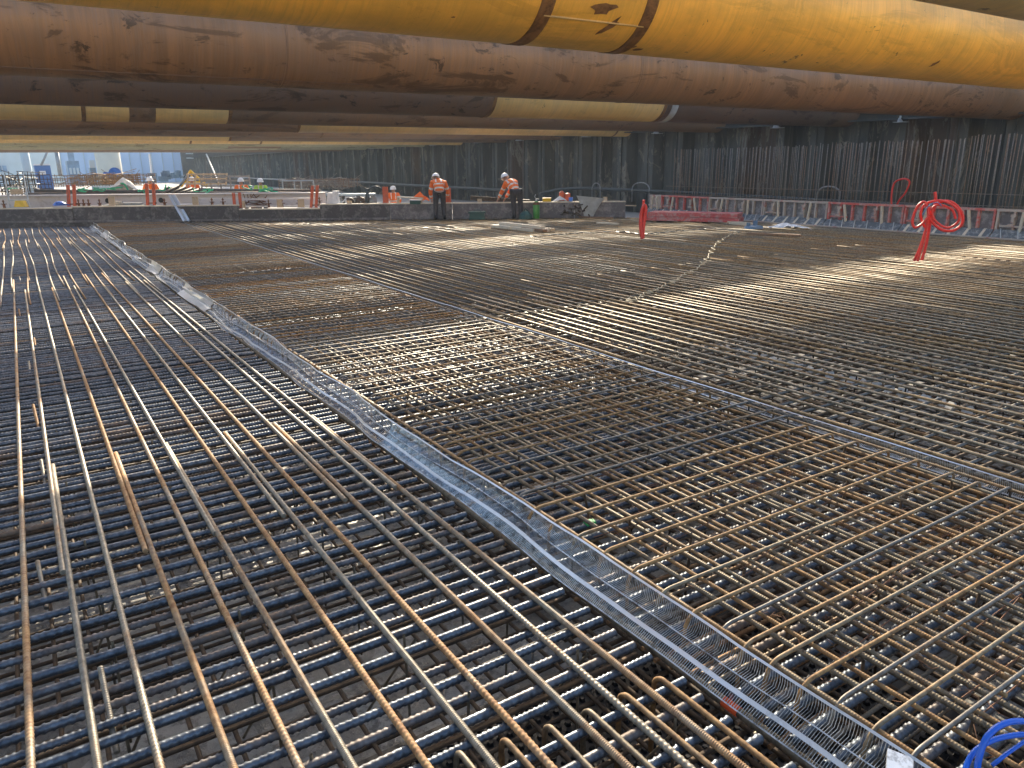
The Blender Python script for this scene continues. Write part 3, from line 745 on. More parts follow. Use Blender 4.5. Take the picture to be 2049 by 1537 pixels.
# ------------------------------------------------------------------ wall formwork (red and grey frames)
FX = 18.12
def form_panel(y0, L, red, idx, label):
    root = empty('formwork_panel', (FX, y0, 0), 0, label, 'formwork', 'formwork panels along the wall')
    fm = M['pink_paint'] if red else M['pale_paint']
    b = MB(); b.box((.10, L/2, .37), (.02, L-.01, .50)); b.obj('plywood_face', M['form_face'], root)
    b = MB(); b.box((.03, L/2, .605), (.10, L-.006, .05)); b.obj('top_rail', fm, root)
    b = MB(); b.box((.03, L/2, .125), (.10, L-.006, .04)); b.obj('bottom_rail', fm, root)
    n = 7
    ribm = MB(); ribm.box((.03, 0, .36), (.09, .045, .43)); ribm = ribm.mesh('rib', fm)
    for k in range(n): link('rib', ribm, root, (0, .03+(L-.06)*k/(n-1), 0))
    for k in (1, 4):                                  # leaning timber wedges
        b = MB(); b.box((-.03, .03+(L-.06)*(k+.5)/(n-1), .36), (.05, .05, .46), (R_(rr(-14, 14)), 0, 0)); b.obj('timber_strut', M['timber_white'], root)
    for k in (2, 5):
        b = MB(); yc = .03+(L-.06)*k/(n-1); b.box((-.045, yc, .50), (.06, .10, .05)); b.box((-.06, yc, .42), (.05, .05, .14)); b.box((-.05, yc+.02, .30), (.07, .12, .05)); b.obj('clamp', M['pale_paint'], root)
    b = MB(); b.box((-.02, L-.35, .27), (.05, .5, .04)); b.obj('waling', fm, root)
    # sloping foot board with brackets
    b = MB(); b.prism([(-.24, .0), (-.10, .0), (.0, .19), (-.015, .19)], 0, L-.02, M=Matrix.Rotation(R_(90), 4, 'X') @ Matrix.Scale(-1, 4, (0, 0, 1)))
    b.obj('foot_board', M['form_blue'], root)
    b = MB(); b.box((-.27, L/2, .02), (.05, L, .03)); b.obj('sole_strip', M['pale_paint'], root)
    for k in range(6):
        b = MB()
        if idx % 2: b.prism([(-.27, .0), (-.05, .0), (-.0, .20)], -.03, .03, M=Matrix.Translation((0, (k+.5)*L/6, 0)) @ Matrix.Rotation(R_(90), 4, 'X')); b.obj('foot_block', M['timber_white'], root)
        else:
            b.tube([(-.27, (k+.2)*L/6, .03), (-.02, (k+.6)*L/6, .21)], .012, 5); b.obj('foot_brace', M['bracket'], root)
    return root
y = 2.0; i = 0; Lp = 2.1
desc = ['nearest to the right edge of the picture', 'at the right edge behind the coiled red hose', 'behind the coiled red hose', 'just left of the coiled red hose',
        'second left of the coiled red hose', 'in front of the red loop among the starter bars', 'behind the white plastic sheet', 'behind the right end of the red panel stack', 'at the far left end of the row']
while y < 18.9:
    L = min(Lp, 19.35-y)
    form_panel(y, L-.01, i in (1, 3, 4, 7), i, ('red framed' if i in (1, 3, 4, 7) else 'cement grey framed')+' wall formwork panel '+desc[min(i, 8)])
    y += Lp; i += 1
# crimson stack of panels
rp = empty('panel_stack', (0, 0, 0), 0, 'low stack of crimson edged formwork panels lying before the wall formwork', 'panel stack')
a = gz(1292, 444, 0); c = gz(1478, 449, 0); d = (c-a); L = d.length; yaw = math.atan2(d.y, d.x)
for k in range(2):
    b = MB(); b.box((L/2, .38, .10+.125*k), (L-.1*k, .75, .115)); o = b.obj('panel', M['red_pile'], rp, a, (0, 0, yaw))
for f in (.1, .35, .6, .9):
    b = MB(); b.box((L*f, .38, .02), (.08, .8, .04)); b.obj('bearer', M['timber_dark'], rp, a, (0, 0, yaw))
# red framed rack at the formwork's end: pallet timber below
p = gz(1505, 448, .06); b = MB(); b.box((0, 0, 0), (.12, 1.4, .08)); tag(b.obj('timber_beam', M['timber_white'], None, (p.x+.1, p.y+.8, .04)), 'pale timber beam lying beyond the right end of the red panel stack', 'timber')

# ------------------------------------------------------------------ bulkhead (kerb) formwork
BH = empty('bulkhead_formwork', (K0.x, K0.y, 0), KYAW, 'low black stained timber bulkhead closing the bar mats at the far side', 'formwork')
def ks(px): q = gk(px, 420, 0); return (Vector((q.x, q.y))-K0).dot(KD)
cuts = [(-6.5, -.0, .48, 'kerb')]
ed = [ks(0)-3.5, ks(145), ks(300), ks(478), ks(640), ks(780), ks(905), ks(1040), ks(1150), ks(1252)]
for j in range(len(ed)-1):
    s0, s1 = ed[j]+.01, ed[j+1]-.01; hh = .47 if j != 3 else .34
    if j == 0: hh = .43
    b = MB(); b.box(((s0+s1)/2, .05, (hh-.45)/2), (s1-s0, .10, hh+.45)); b.obj('shutter_panel', M['kerb'] if j < 5 else M['kerb_grey'], BH)
    b = MB(); b.box(((s0+s1)/2, .06, hh+.02), (s1-s0, .16, .035)); b.obj('capping_batten', M['timber_white'], BH)
    b = MB(); b.box(((s0+s1)/2, -.03, .03), (s1-s0, .05, .06)); b.obj('sole_batten', M['kerb_grey'], BH)
def kobj(b, name, mats, px, py, d, label, cat, group=None, drop=None, yaw=0.0, smooth=False):
    p = gk(px, py, d)
    if drop is not None: p.z = drop
    return tag(b.obj(name, mats, None, p, (0, 0, KYAW+yaw), smooth), label, cat, group)
# white beam with round openings, behind the bulkhead
p0 = gk(-60, 402, 1.25); p1 = gk(652, 396, 1.25); L = (Vector(p1[:2])-Vector(p0[:2])).length
wb = empty('white_beam', (p0.x, p0.y, 0), KYAW, 'long white steel beam with dark round openings lying behind the bulkhead', 'beam')
b = MB(); b.box((L/2, 0, .60), (L, .05, .40)); b.obj('web', M['white_steel'], wb)
b = MB(); b.box((L/2, 0, .815), (L, .34, .03)); b.box((L/2, 0, .375), (L, .34, .03)); b.obj('flange', M['white_steel'], wb)
for px in (215, 322):
    q = gk(px, 403, 1.2); s = (Vector(q[:2])-Vector(p0[:2])).dot(KD); b = MB()
    b.lathe([(.0, 0), (.085, 0), (.085, .01)], 18, M=Matrix.Translation((s, -.03, .62)) @ Matrix.Rotation(R_(90), 4, 'X')); b.obj('opening', M['boot'], wb)
for s in (L*.2, L*.5, L*.8):
    b = MB(); b.box((s, 0, .12), (.2, .3, .48)); b.obj('support_block', M['timber_dark'], wb)
# second white thinner beam in the notch
a = gk(400, 400, .7); c = gk(632, 400, .7); b = MB(); Lq = (c-a).length; b.box((Lq/2, 0, 0), (Lq, .10, .06))
tag(b.obj('white_rail', M['white_steel'], None, (a.x, a.y, a.z), (0, 0, KYAW)), 'slim white steel rail above the low notch in the bulkhead', 'beam')
# red channel posts
def red_pair(px, py0, py1, gap, label, lean=.08, pair=True):
    pt = gk(px, py0, .2); pb = gk(px, py1, .2); h = pt.z-pb.z
    root = empty('red_prop', (pb.x, pb.y, pb.z-.03), KYAW, label, 'prop', 'red steel props standing along the bulkhead')
    for s in ((-.5, .5) if pair else (-.35, .35)):
        b = MB(); w = .065 if pair else .09; x = s*gap*1.15
        b.box((x, 0, h/2), (w, .012, h), (0, -lean, 0)); b.box((x-w/2, .04, h/2), (.012, .08, h), (0, -lean, 0)); b.box((x+w/2, .04, h/2), (.012, .08, h), (0, -lean, 0))
        b.obj('channel', M['red_paint'], root)
    b = MB(); b.box((0, .03, h*.12), (gap+.12, .05, .04)); b.obj('tie_plate', M['rusty'], root)
red_pair(145, 368, 412, .17, 'leaning pair of red steel props nearest the step ladder', -.12)
red_pair(303, 365, 410, .19, 'pair of red steel props between the round openings and the white channel', -.08)
red_pair(475, 384, 414, .17, 'short pair of red props at the left end of the bulkhead notch', -.02)
red_pair(630, 369, 414, .14, 'leaning red props at the right end of the bulkhead notch', -.14)
red_pair(772, 372, 409, .09, 'bright red prop pair left of the distant worker with folded arms', 0, False)
red_pair(897, 374, 405, .09, 'orange red prop pair right of the upright bending worker', 0, False)
# step ladder
def step_ladder():
    f0 = gk(40, 412, .5); root = empty('step_ladder', (f0.x, f0.y, .42), KYAW, 'aluminium step ladder standing behind the left end of the bulkhead', 'ladder')
    T = gk(25, 350, .5).z-.42
    for s in (-.30, .34):
        b = MB(); b.tube([(s, -.05, 0), (s-.26, .35, T)], .022, 6); b.obj('stile', M['bracket'], root)
    for k in range(4):
        t = .06+k*.19; b = MB(); b.box((.02-.26*t, -.05+.4*t, T*t), (.62, .12, .03)); b.obj('tread', M['bracket'], root)
    b = MB(); b.box((-.05, .05, .55), (.38, .08, .16)); b.obj('top_board', M['timber'], root)
step_ladder()
b = MB(); b.box((0, 0, .10), (.36, .22, .20), None, 0, .7); kobj(b, 'yellow_bin', M['yellow'], 43, 414, .3, 'yellow plastic bin beside the foot of the step ladder', 'bin')
b = MB(); b.lathe([(.01, .13), (.10, .12), (.19, .05), (.21, 0)], 16); b.tube([(-.1, -.1, .02), (.05, -.22, .10), (.22, -.1, .05), (.28, .05, .0)], .018, 6)
kobj(b, 'blue_cover', M['blue_plastic'], 120, 411, .15, 'blue domed cover lying on the bulkhead left of the red props', 'cover', smooth=True)
# timber stubs on the bulkhead
for px, w, h, lab in [(225, .2, .33, 'timber board stub standing before the left round opening'), (392, .19, .30, 'timber board stub right of the white channel'),
                      (488, .10, .22, 'narrow timber stub just inside the left end of the notch'), (560, .17, .26, 'worn timber stub in the middle of the notch'), (603, .2, .26, 'timber stub near the right end of the notch'),
                      (700, .14, .12, 'small timber block on the bulkhead near the white bulk bag')]:
    b = MB(); b.box((0, 0, h/2), (w, .04, h)); kobj(b, 'timber_stub', M['timber'], px, 412 if px > 450 and px < 620 else 411, .12, lab, 'timber', drop=.40 if 450 < px < 620 else .47)
p = gz(1222, 430, 0)
b = MB(); b.box((0, 0, .45), (.14, .05, .26)); b.box((.0, 0, .31), (2.2, .08, .03)); b.box((-.3, 0, .14), (.08, .08, .32)); b.box((.5, 0, .14), (.06, .06, .32))
tag(b.obj('timber_trestle', M['timber'], None, (p.x, p.y+.3, 0), (0, 0, -1.1)), 'low timber trestle with upright stub left of the red formwork', 'trestle')
# rusty screw clamps
for j, px in enumerate([8, 158, 168, 178, 200, 330, 425, 447, 538, 565, 598, 640]):
    b = MB(); b.box((0, 0, .06), (.06, .06, .12)); b.tube([(0, 0, .1), (0, 0, .26)], .018, 6); b.tube([(-.09, 0, .13), (.09, 0, .13)], .012, 5); b.lathe([(.035, .19), (.035, .22), (0, .22)], 8)
    kobj(b, 'screw_clamp', M['rusty'], px, 411, .22, 'rusty screw clamp on the dark bulkhead, '+['at its far left end', 'just left of the leaning red props', 'touching the leaning red props', 'right of the leaning red props', 'left of the first timber stub', 'by the right round opening', 'left part between white channel and notch', 'right part between white channel and notch', 'left in the notch', 'middle of the notch', 'right in the notch', 'beside the leaning props right of the notch'][j], 'clamp', 'rusty screw clamps on the bulkhead', drop=.40 if 470 < px < 640 else .46, yaw=rr(-.3, .3))
# leaning white channel
a = gz(374, 444, 0.0); t_ = gk(344, 391, .25)
wc = empty('white_channel', a, 0, 'white steel channel leaning on the bulkhead at the far end of the bar strip', 'steel channel')
dv = t_-a
for off in (-.075, .075):
    b = MB(); P0 = Vector((off, 0, .02)); P1 = dv+Vector((off, 0, 0))
    b.tube([P0, P1], .045, 4); b.obj('flange', M['galv_white'], wc)
b = MB(); b.add([(-.075, 0, .03), (.075, 0, .03), tuple(dv+Vector((.075, 0, .01))), tuple(dv+Vector((-.075, 0, .01)))], [(0, 1, 2, 3)]); b.obj('web', M['bracket'], wc)
# boards & trays on bulkhead
b = MB(); b.box((0, 0, .04), (1.3, .25, .04)); b.box((.1, .02, .09), (.9, .18, .05)); b.box((-.3, .05, .14), (.4, .1, .05)); kobj(b, 'steel_offcuts', M['grey_steel'], 250, 409, .35, 'pile of grey steel offcuts on a board between the timber stub and red props', 'offcuts', drop=.47)
b = MB(); b.lathe([(.28, 0), (.30, .04), (.0, .05)], 18); kobj(b, 'white_disc', M['white_steel'], 368, 409, .5, 'pale round disc lying right of the leaning white channel', 'disc', drop=.48)
# dark tubes with green straps
TB = empty('tube_bundle', (0, 0, 0), 0, 'long bundle of dark tubes with green slings lying behind the white beam', 'tubes')
for j, (a_, c_, dd, r) in enumerate([((60, 386), (560, 388), 3.2, .10), ((180, 380), (600, 384), 3.9, .10), ((380, 384), (690, 392), 3.0, .11), ((330, 376), (640, 380), 4.8, .11), ((70, 378), (330, 379), 4.6, .08)]):
    A_ = gk(*a_, dd); C_ = gk(*c_, dd); b = MB(); A_.z -= .08; C_.z -= .08; m_ = (A_+C_)/2; m_.z -= .03; b.tube([A_, m_, C_], r, 10); b.obj('tube', M['dark_steel'], TB, smooth=True)
for px, py in [(24, 384), (165, 382), (200, 384), (232, 381), (282, 386), (330, 378), (345, 381), (398, 384), (420, 386), (500, 378), (520, 382), (545, 384)]:
    A_ = gk(px, py, 3.0); b = MB()
    pts = [(A_.x+rr(-.3, .3), A_.y+rr(-.05, .05), A_.z+rr(-.05, .14)) for _ in range(5)]
    b.tube(catmull(pts, 4), .022, 5); b.obj('sling', M['green_rope'], TB)
b = MB(); A_ = gk(352, 392, 2.6)
for k in range(4): b.tube([(A_.x-.8+k*.25, A_.y, A_.z-.1+k*.02), (A_.x+.2+k*.22, A_.y+.4, A_.z+.32-.05*k)], .055, 8)
tag(b.obj('bent_tube', M['dark_steel'], smooth=True), 'crossed dark tube ends stacked under the yellow frame', 'tubes')
# white sheet with green edge
def crumple(name, w, h, z, mat, nx=10, ny=6, amp=.08, cone=False, seed=1):
    rs = random.Random(seed); b = MB(); rows = []
    for j in range(ny+1):
        row = []
        for i in range(nx+1):
            u = i/nx-.5; v = j/ny
            hh = z*(1-min(1, abs(u)*2))**.8*math.sin(math.pi*min(1, v+.15)) if cone else z*math.sin(v*3.1)
            row.append((u*w*(1-.4*v if cone else 1), v*h, hh+rs.uniform(-amp, amp)))
        rows.append(row)
    b.sweep(rows); return b
kobj(crumple('x', 1.3, .5, .5, None, cone=True, amp=.04), 'dust_sheet', M['white_cloth'], 245, 381, 4.5, 'white tarpaulin draped in a peak with green rope behind the white beam', 'tarpaulin')
p = gk(247, 370, 4.3); b = MB(); b.tube(catmull([(p.x-.1, p.y, p.z+.05), (p.x+.05, p.y, p.z), (p.x+.2, p.y, p.z-.4)]), .035, 5); tag(b.obj('green_sling', M['green_rope']), 'bright green sling over the white tarpaulin', 'sling')

# objects on the bulkhead's right part
def hbeam(L, h, w): 
    b = MB(); b.box((0, 0, 0), (L, .012, h-.02)); b.box((0, 0, h/2-.006), (L, w, .014)); b.box((0, 0, -h/2+.006), (L, w, .014)); return b
a = gk(941, 396, .35); c = gk(1060, 404, .35)
o = hbeam((c-a).length, .13, .14).obj('steel_beam', M['dark_steel'], None, (a+c)/2, (0, math.atan2(-(c-a).z, Vector((c-a).xy).length), KYAW))
tag(o, 'brown steel beam resting on the bulkhead in front of the second worker', 'beam')
b = MB(); b.box((0, 0, .06), (.14, .14, .13)); kobj(b, 'support_block', M['timber'], 960, 405, .3, 'timber block under the left part of the brown beam', 'timber', drop=.48)
b = MB(); b.box((0, 0, .10), (.5, .32, .2), None, 0, .92); b.box((0, 0, .22), (.54, .35, .05)); b.tube([(-.1, 0, .24), (-.1, 0, .29), (.1, 0, .29), (.1, 0, .24)], .015, 6)
kobj(b, 'tool_box', M['teal_dark'], 955, 437, -.35, 'dark green tool box on the bars between the two bending workers', 'tool box', drop=.0)
b = MB(); b.lathe([(.0, .26), (.10, .24), (.2, .13), (.22, 0)], 9); b.tube([(-.15, 0, .15), (-.05, -.1, .32), (.12, 0, .2)], .02, 6)
kobj(b, 'tool_bag', M['teal_dark'], 1052, 437, -.35, 'dark green tool bag at the feet of the second worker', 'bag', drop=0, yaw=.4)
gc = empty('gas_cylinder', (0, 0, 0), 0, 'green gas cylinder standing against the bulkhead right of the second worker', 'gas cylinder'); gp = gk(1073, 438, -.25); gc.location = (gp.x, gp.y, 0)
b = MB(); b.lathe([(0, 0), (.10, 0), (.105, .02), (.105, .42), (.08, .50), (.035, .54), (.03, .56), (0, .56)], 18); b.obj('body', M['green'], gc, smooth=True)
b = MB(); b.lathe([(.035, .54), (.04, .56), (.03, .62), (0, .62)], 10); b.box((.05, 0, .60), (.10, .03, .03)); b.tube([(0, 0, .6), (-.06, 0, .68), (-.02, 0, .75)], .015, 6); b.obj('valve', M['bracket'], gc)
b = MB(); b.lathe([(.09, .44), (.108, .43), (.107, .47), (.085, .51)], 14); b.obj('collar', M['rusty'], gc)
b = MB(); b.box((0, 0, .06), (.26, .16, .12)); b.box((0, 0, .125), (.28, .18, .015)); kobj(b, 'yellow_case', M['yellow'], 1094, 409, .1, 'small yellow case on the bulkhead right of the green gas cylinder', 'case', drop=.49)
kobj(crumple('x', .55, .3, .18, None, 8, 5, .03, True, 4), 'work_gloves', M['white_cloth'], 1120, 407, .1, 'crumpled off white rags on the bulkhead in front of the red cans', 'rags', drop=.49)
b = MB(); b.lathe([(0, 0), (.09, 0), (.09, .25), (.03, .31), (0, .31)], 12); b.lathe([(0, 0), (.08, 0), (.08, .22), (0, .25)], 12, M=Matrix.Translation((.2, .05, 0)))
kobj(b, 'red_can', M['red_paint'], 1124, 404, .3, 'pair of red cans behind the off white rags', 'can', drop=.52)
b = MB(); b.lathe([(0, 0), (.055, 0), (.07, .14), (.062, .14), (.05, .01)], 14); kobj(b, 'blue_bucket', M['blue_plastic'], 1142, 408, .1, 'small light blue bucket on the bulkhead', 'bucket', drop=.49, smooth=True)
# curved grey sheet
p = gk(1178, 434, -.1); b = MB(); rows = []
for j in range(9):
    v = j/8; z = .03+.62*v; w = .16+.34*v**1.2; rows.append([(w*math.sin(t)*(-1)+.04*v, -.12*math.cos(t*1.3)*v, z+.05*math.sin(t)*v) for t in [-1.1+2.2*k/10 for k in range(11)]])
b.sweep(rows); b.sweep([[(x, y+.012, z) for x, y, z in r_] for r_ in rows])
tag(b.obj('curved_sheet', M['bracket'], None, (p.x, p.y, 0), (0, 0, KYAW), True), 'curved galvanised sheet standing at the right end of the bulkhead', 'metal sheet')
b = MB()
for k in range(26): 
    x, y_, z = rr(-.45, .45), rr(-.1, .25), rr(.0, .4); b.tube([(x, y_, z), (x+rr(-.2, .2), y_+rr(-.2, .2), z+rr(-.1, .15))], rr(.012, .035), 5)
p = gk(1150, 430, -.1); tag(b.obj('scrap_heap', M['dark_steel'], None, (p.x, p.y, 0), (0, 0, KYAW)), 'dark heap of scrap rods and rags left of the curved sheet', 'scrap heap')
# saw horse, cover, orange jacket at left of worker
p = gk(822, 412, .4); sh = empty('saw_horse', (p.x, p.y, .42), KYAW, 'timber saw horse table behind the bulkhead left of the upright worker', 'saw horse')
b = MB(); b.box((0, 0, .24), (.85, .3, .04), (0, R_(4), 0)); b.obj('top', M['timber_white'], sh)
for s in (-.4, .35):
    b = MB(); b.box((s, 0, .12), (.05, .25, .26)); b.obj('leg', M['timber'], sh)
b = MB(); b.box((0, 0, .05), (.75, .05, .05)); b.obj('rail', M['timber'], sh)
b = MB(); b.box((0, 0, .06), (.34, .22, .12)); b.box((0, 0, .13), (.38, .25, .03), None, 1); b.tube([(-.1, -.12, .1), (.1, -.12, .1)], .012, 5)
kobj(b, 'case', [M['teal_dark'], M['white_steel']], 832, 411, .05, 'small dark case with pale lid below the orange jacket', 'case', drop=.47)
kobj(crumple('x', .75, .35, .26, None, 10, 6, .035, True, 9), 'orange_jacket', M['orange'], 838, 401, .4, 'orange jacket thrown over the end of the saw horse', 'jacket', yaw=-.3)
# white bulk bag
b = MB(); b.box((0, 0, .25), (.42, .4, .5), None, 0, .7); b.box((.1, 0, .52), (.18, .2, .08)); b.tube([(.2, 0, .1), (.4, 0, .3), (.42, 0, .0)], .04, 6); kobj(b, 'bulk_bag', M['white_plastic'], 668, 411, .6, 'white bulk bag behind the bulkhead right of the leaning red props', 'bag', drop=.33)
# benches / cages and reels near x 690-770
p0 = gk(655, 412, 2.0); bn = empty('work_bench', (p0.x, p0.y, .1), KYAW, 'grey steel work bench with rails behind the bulkhead', 'bench')
b = MB(); b.box((.8, 0, .62), (1.75, .5, .06)); b.box((.8, -.22, .40), (1.7, .03, .03)); b.obj('top', M['pale_blue_steel'], bn)
for s in (0, .55, 1.1, 1.6):
    b = MB(); b.box((s, 0, .3), (.05, .4, .6)); b.obj('leg', M['grey_steel'], bn)
b = MB(); b.box((.9, .5, .25), (1.4, .4, .5)); b.obj('lower_box', M['grey_steel'], bn)
for px, s in ((700, .16), (722, .18)):
    b = MB(); b.lathe([(.04, -.05), (s, -.05), (s, .05), (.04, .05)], 16, M=Matrix.Rotation(R_(90), 4, 'X')); kobj(b, 'cable_reel', M['dark_steel'], px, 405, 1.2, ('left' if px == 700 else 'right')+' dark cable reel standing before the grey work bench', 'cable reel', 'cable reels by the work bench', smooth=True)
p = gk(752, 408, .9); b = MB(); b.tube(catmull([(-.3, 0, -.2), (-.28, 0, .35), (0, 0, .55), (.3, 0, .4), (.42, 0, .0)]), .035, 7); b.tube([(-.25, 0, -.2), (-.25, 0, .5)], .05, 7)
tag(b.obj('black_hose', M['black_hose'], None, (p.x, p.y, p.z), (0, 0, KYAW), True), 'black hose arching beside the bright red prop pair', 'hose')
# notch tangle
b = MB()
for k in range(22): b.tube([(rr(-.4, .4), 0, rr(0, .3)), (rr(-.4, .4), rr(0, .3), rr(0, .4))], .014, 5)
kobj(b, 'rod_tangle', M['rusty'], 510, 405, .9, 'tangle of rusty rods and couplers behind the notch', 'rods', drop=.42)

# items lying on the right mat
tb = empty('timber_stack', (0, 0, 0), 0, 'small stack of pale timber boards lying on the bars in front of the second worker', 'timber stack')
a = gz(985, 455, 0); c = gz(1088, 466, 0); dv = c-a; yaw = math.atan2(dv.y, dv.x); L = dv.length
for k, (u0, u1, v, z, mt) in enumerate([(0, .42, .0, .04, 'timber_white'), (.40, .85, .0, .04, 'timber_white'), (.02, .98, .17, .045, 'timber_white'), (.6, 1.0, .04, .05, 'timber_dark'), (.1, .93, .12, .115, 'timber_white'), (.3, 1.0, .3, .06, 'timber')]):
    b = MB(); b.box(((u0+u1)/2*L, v, z), ((u1-u0)*L, .14, .07), (0, 0, rr(-.02, .02))); b.obj('board', M[mt], tb, a, (0, 0, yaw))
for (x0, y0, x1, y1, lab, mt) in [(1195, 446, 1237, 448, 'pale board lying flat on the bars left of the red panel stack', 'timber_white'), (1160, 434, 1225, 436, 'reddish board lying at the foot of the curved sheet', 'timber_dark'), (1495, 467, 1602, 471, 'long brown board lying on the bars before the white plastic sheet', 'timber_dark')]:
    a = gz(x0, y0, .03); c = gz(x1, y1, .03); dv = c-a; b = MB(); b.box((dv.length/2, 0, 0), (dv.length, .12, .04)); tag(b.obj('board', M[mt], None, a, (0, 0, math.atan2(dv.y, dv.x))), lab, 'board')
p = gz(1508, 457, .02); b = MB(); b.lathe([(.25, 0), (.22, .06), (.1, .08), (0, .07)], 9); b.box((.05, 0, .12), (.08, .08, .14)); b.box((-.15, .05, .1), (.08, .06, .1)); tag(b.obj('blue_rag', M['machine'], None, p), 'blue cloth and tools lying on the bars before the formwork', 'cloth')
p = gz(1575, 458, .02); o = crumple('x', 1.2, .6, .14, None, 10, 5, .03, True, 6).obj('plastic_sheet', M['white_plastic'], None, p, (0, 0, -.9)); tag(o, 'crumpled white plastic sheet on the bars before the formwork', 'plastic sheet')
# twisted cord
P_ = [gz(x, y, .02) for x, y in [(1255, 605), (1290, 588), (1330, 572), (1365, 552), (1400, 533), (1418, 512), (1430, 492), (1450, 476), (1480, 463)]]
cm = catmull(P_, 10); cm = [p+Vector((.05*math.sin(i*1.7), .05*math.cos(i*2.3), 0)) for i, p in enumerate(cm)]
b = MB(); b.tube(cm, .009, 6)
tag(b.obj('cord', M['cord'], smooth=True), 'pale twisted cord snaking over the right bars', 'cord')
P_ = [gz(x, y, .015) for x, y in [(1478, 463), (1420, 458), (1350, 463), (1290, 468), (1240, 464), (1160, 466), (1060, 474)]]
cm = catmull(P_, 10); cm = [p+Vector((.06*math.sin(i*1.7), .06*math.cos(i*2.3), 0)) for i, p in enumerate(cm)]
b = MB(); b.tube(cm, .010, 5); tag(b.obj('cord', M['black_hose']), 'dark cable trailing left from the pale cord past the red hose', 'cable')

# ---- red hoses
def corr(path, r, name, root, mat):
    b = MB(); cmx = catmull(path, 9); b.tube(cmx, r, 9); return b.obj(name, mat, root, smooth=True)
base = gz(1842, 521, 0)
D0 = Vector((base.x, base.y, 0)).normalized(); RT = Vector((D0.y, -D0.x, 0))
def hp(px, py, dd=0.0):       # point on the upright plane facing the camera through the hose foot
    v = ray(px, py); t = (Vector((base.x, base.y)).dot(D0.xy)+dd)/(v[0]*D0.x+v[1]*D0.y); return Vector((v[0]*t, v[1]*t, H+v[2]*t))
RH = empty('red_hose_coil', (0, 0, 0), 0, 'coiled bundle of red plastic hose rising from the bars before the formwork', 'hose')
corr([hp(1829, 523), hp(1843, 490), hp(1856, 450), hp(1868, 420), hp(1872, 400), hp(1871, 384)], .024, 'hose', RH, M['red_hose'])
corr([hp(1843, 524, .1), hp(1852, 495, .1), hp(1860, 455, .08), hp(1864, 425, .05), hp(1880, 405, .05), hp(1905, 405), hp(1924, 425), hp(1925, 448), hp(1905, 462), hp(1880, 458), hp(1862, 438), hp(1858, 415)], .024, 'hose', RH, M['red_hose'])
corr([hp(1836, 523, -.08), hp(1848, 480, -.08), hp(1856, 440, -.1), hp(1856, 415, -.1), hp(1848, 404, -.1), hp(1835, 415, -.1), hp(1826, 440, -.1), hp(1830, 455, -.1), hp(1845, 448, -.12), hp(1860, 430, -.1)], .022, 'hose', RH, M['red_hose'])
corr([hp(1850, 455, .05), hp(1842, 430, .0), hp(1852, 408, .0), hp(1885, 402, -.05), hp(1915, 418, -.08), hp(1918, 442, -.08), hp(1895, 456, -.05), hp(1870, 440, -.05), hp(1866, 418, -.05), hp(1880, 410, -.05), hp(1905, 420, -.05), hp(1912, 438, -.05)], .020, 'hose', RH, M['red_hose'])
corr([hp(1845, 523, .0), hp(1857, 470, .02), hp(1865, 430, .02)], .020, 'hose', RH, M['red_hose'])
b = MB(); b.tube(catmull([hp(1846, 430, -.15), hp(1858, 412, -.15), hp(1875, 405, -.12), hp(1884, 412, -.1)]), .008, 5); b.obj('tie', M['blue'], RH)
base = gz(1285, 477, 0); D0 = Vector((base.x, base.y, 0)).normalized()
RH2 = empty('red_hose_end', (0, 0, 0), 0, 'short folded red hose standing upright left of the red panel stack', 'hose')
corr([hp(1285, 478), hp(1282, 455), hp(1283, 430), hp(1287, 415), hp(1291, 412), hp(1292, 425), hp(1288, 450), hp(1286, 478)], .04, 'hose', RH2, M['red_hose'])
corr([hp(1287, 470, .05), hp(1286, 440, .05), hp(1288, 400, .05)], .032, 'hose', RH2, M['red_hose'])
hose('red_loop', [gx(x, y, 18.55) for x, y in [(1784, 412), (1784, 390), (1790, 366), (1808, 358), (1820, 364), (1812, 385), (1800, 400), (1794, 412)]], .022, M['red_hose'], 'thin red hose loop hanging among the starter bars', 'hose')

# ---- near right corner: concrete kerb, blue pipes
b = MB(); b.prism([(2.35, -.6), (3.9, -.6), (3.9, .34), (2.42, .62), (2.22, .50)], -.8, -.02)
tag(b.obj('concrete_edge', M['concrete']), 'rough concrete edge at the bottom right corner', 'concrete')
BP = empty('blue_pipe_loop', (0, 0, 0), 0, 'loops of bright blue plastic pipe in the bottom right corner', 'pipe')
corr([gz(1955, 1560, .0), gz(1958, 1520, .06), gz(1975, 1475, .12), gz(2010, 1448, .14), gz(2060, 1445, .12), gz(2120, 1470, .05)], .009, 'pipe', BP, M['blue_hose'])
corr([gz(1925, 1560, .0), gz(1945, 1510, .05), gz(1985, 1482, .07), gz(2040, 1470, .07), gz(2110, 1468, .05)], .008, 'pipe', BP, M['blue_hose'])
p = gz(1985, 1532, .0); b = MB(); b.tube([p, gz(2015, 1508, .03), gz(2070, 1470, .05)], .006, 8); b.obj('pipe', M['blue_hose'], BP, smooth=True)
p = gz(1800, 1530, .0); b = MB(); b.box((0, 0, 0), (.085, .07, .012)); tag(b.obj('steel_plate', M['galv'], None, (p.x, p.y, .0), (.1, 0, .5)), 'small bright steel plate at the near end of the wire mesh', 'steel plate')

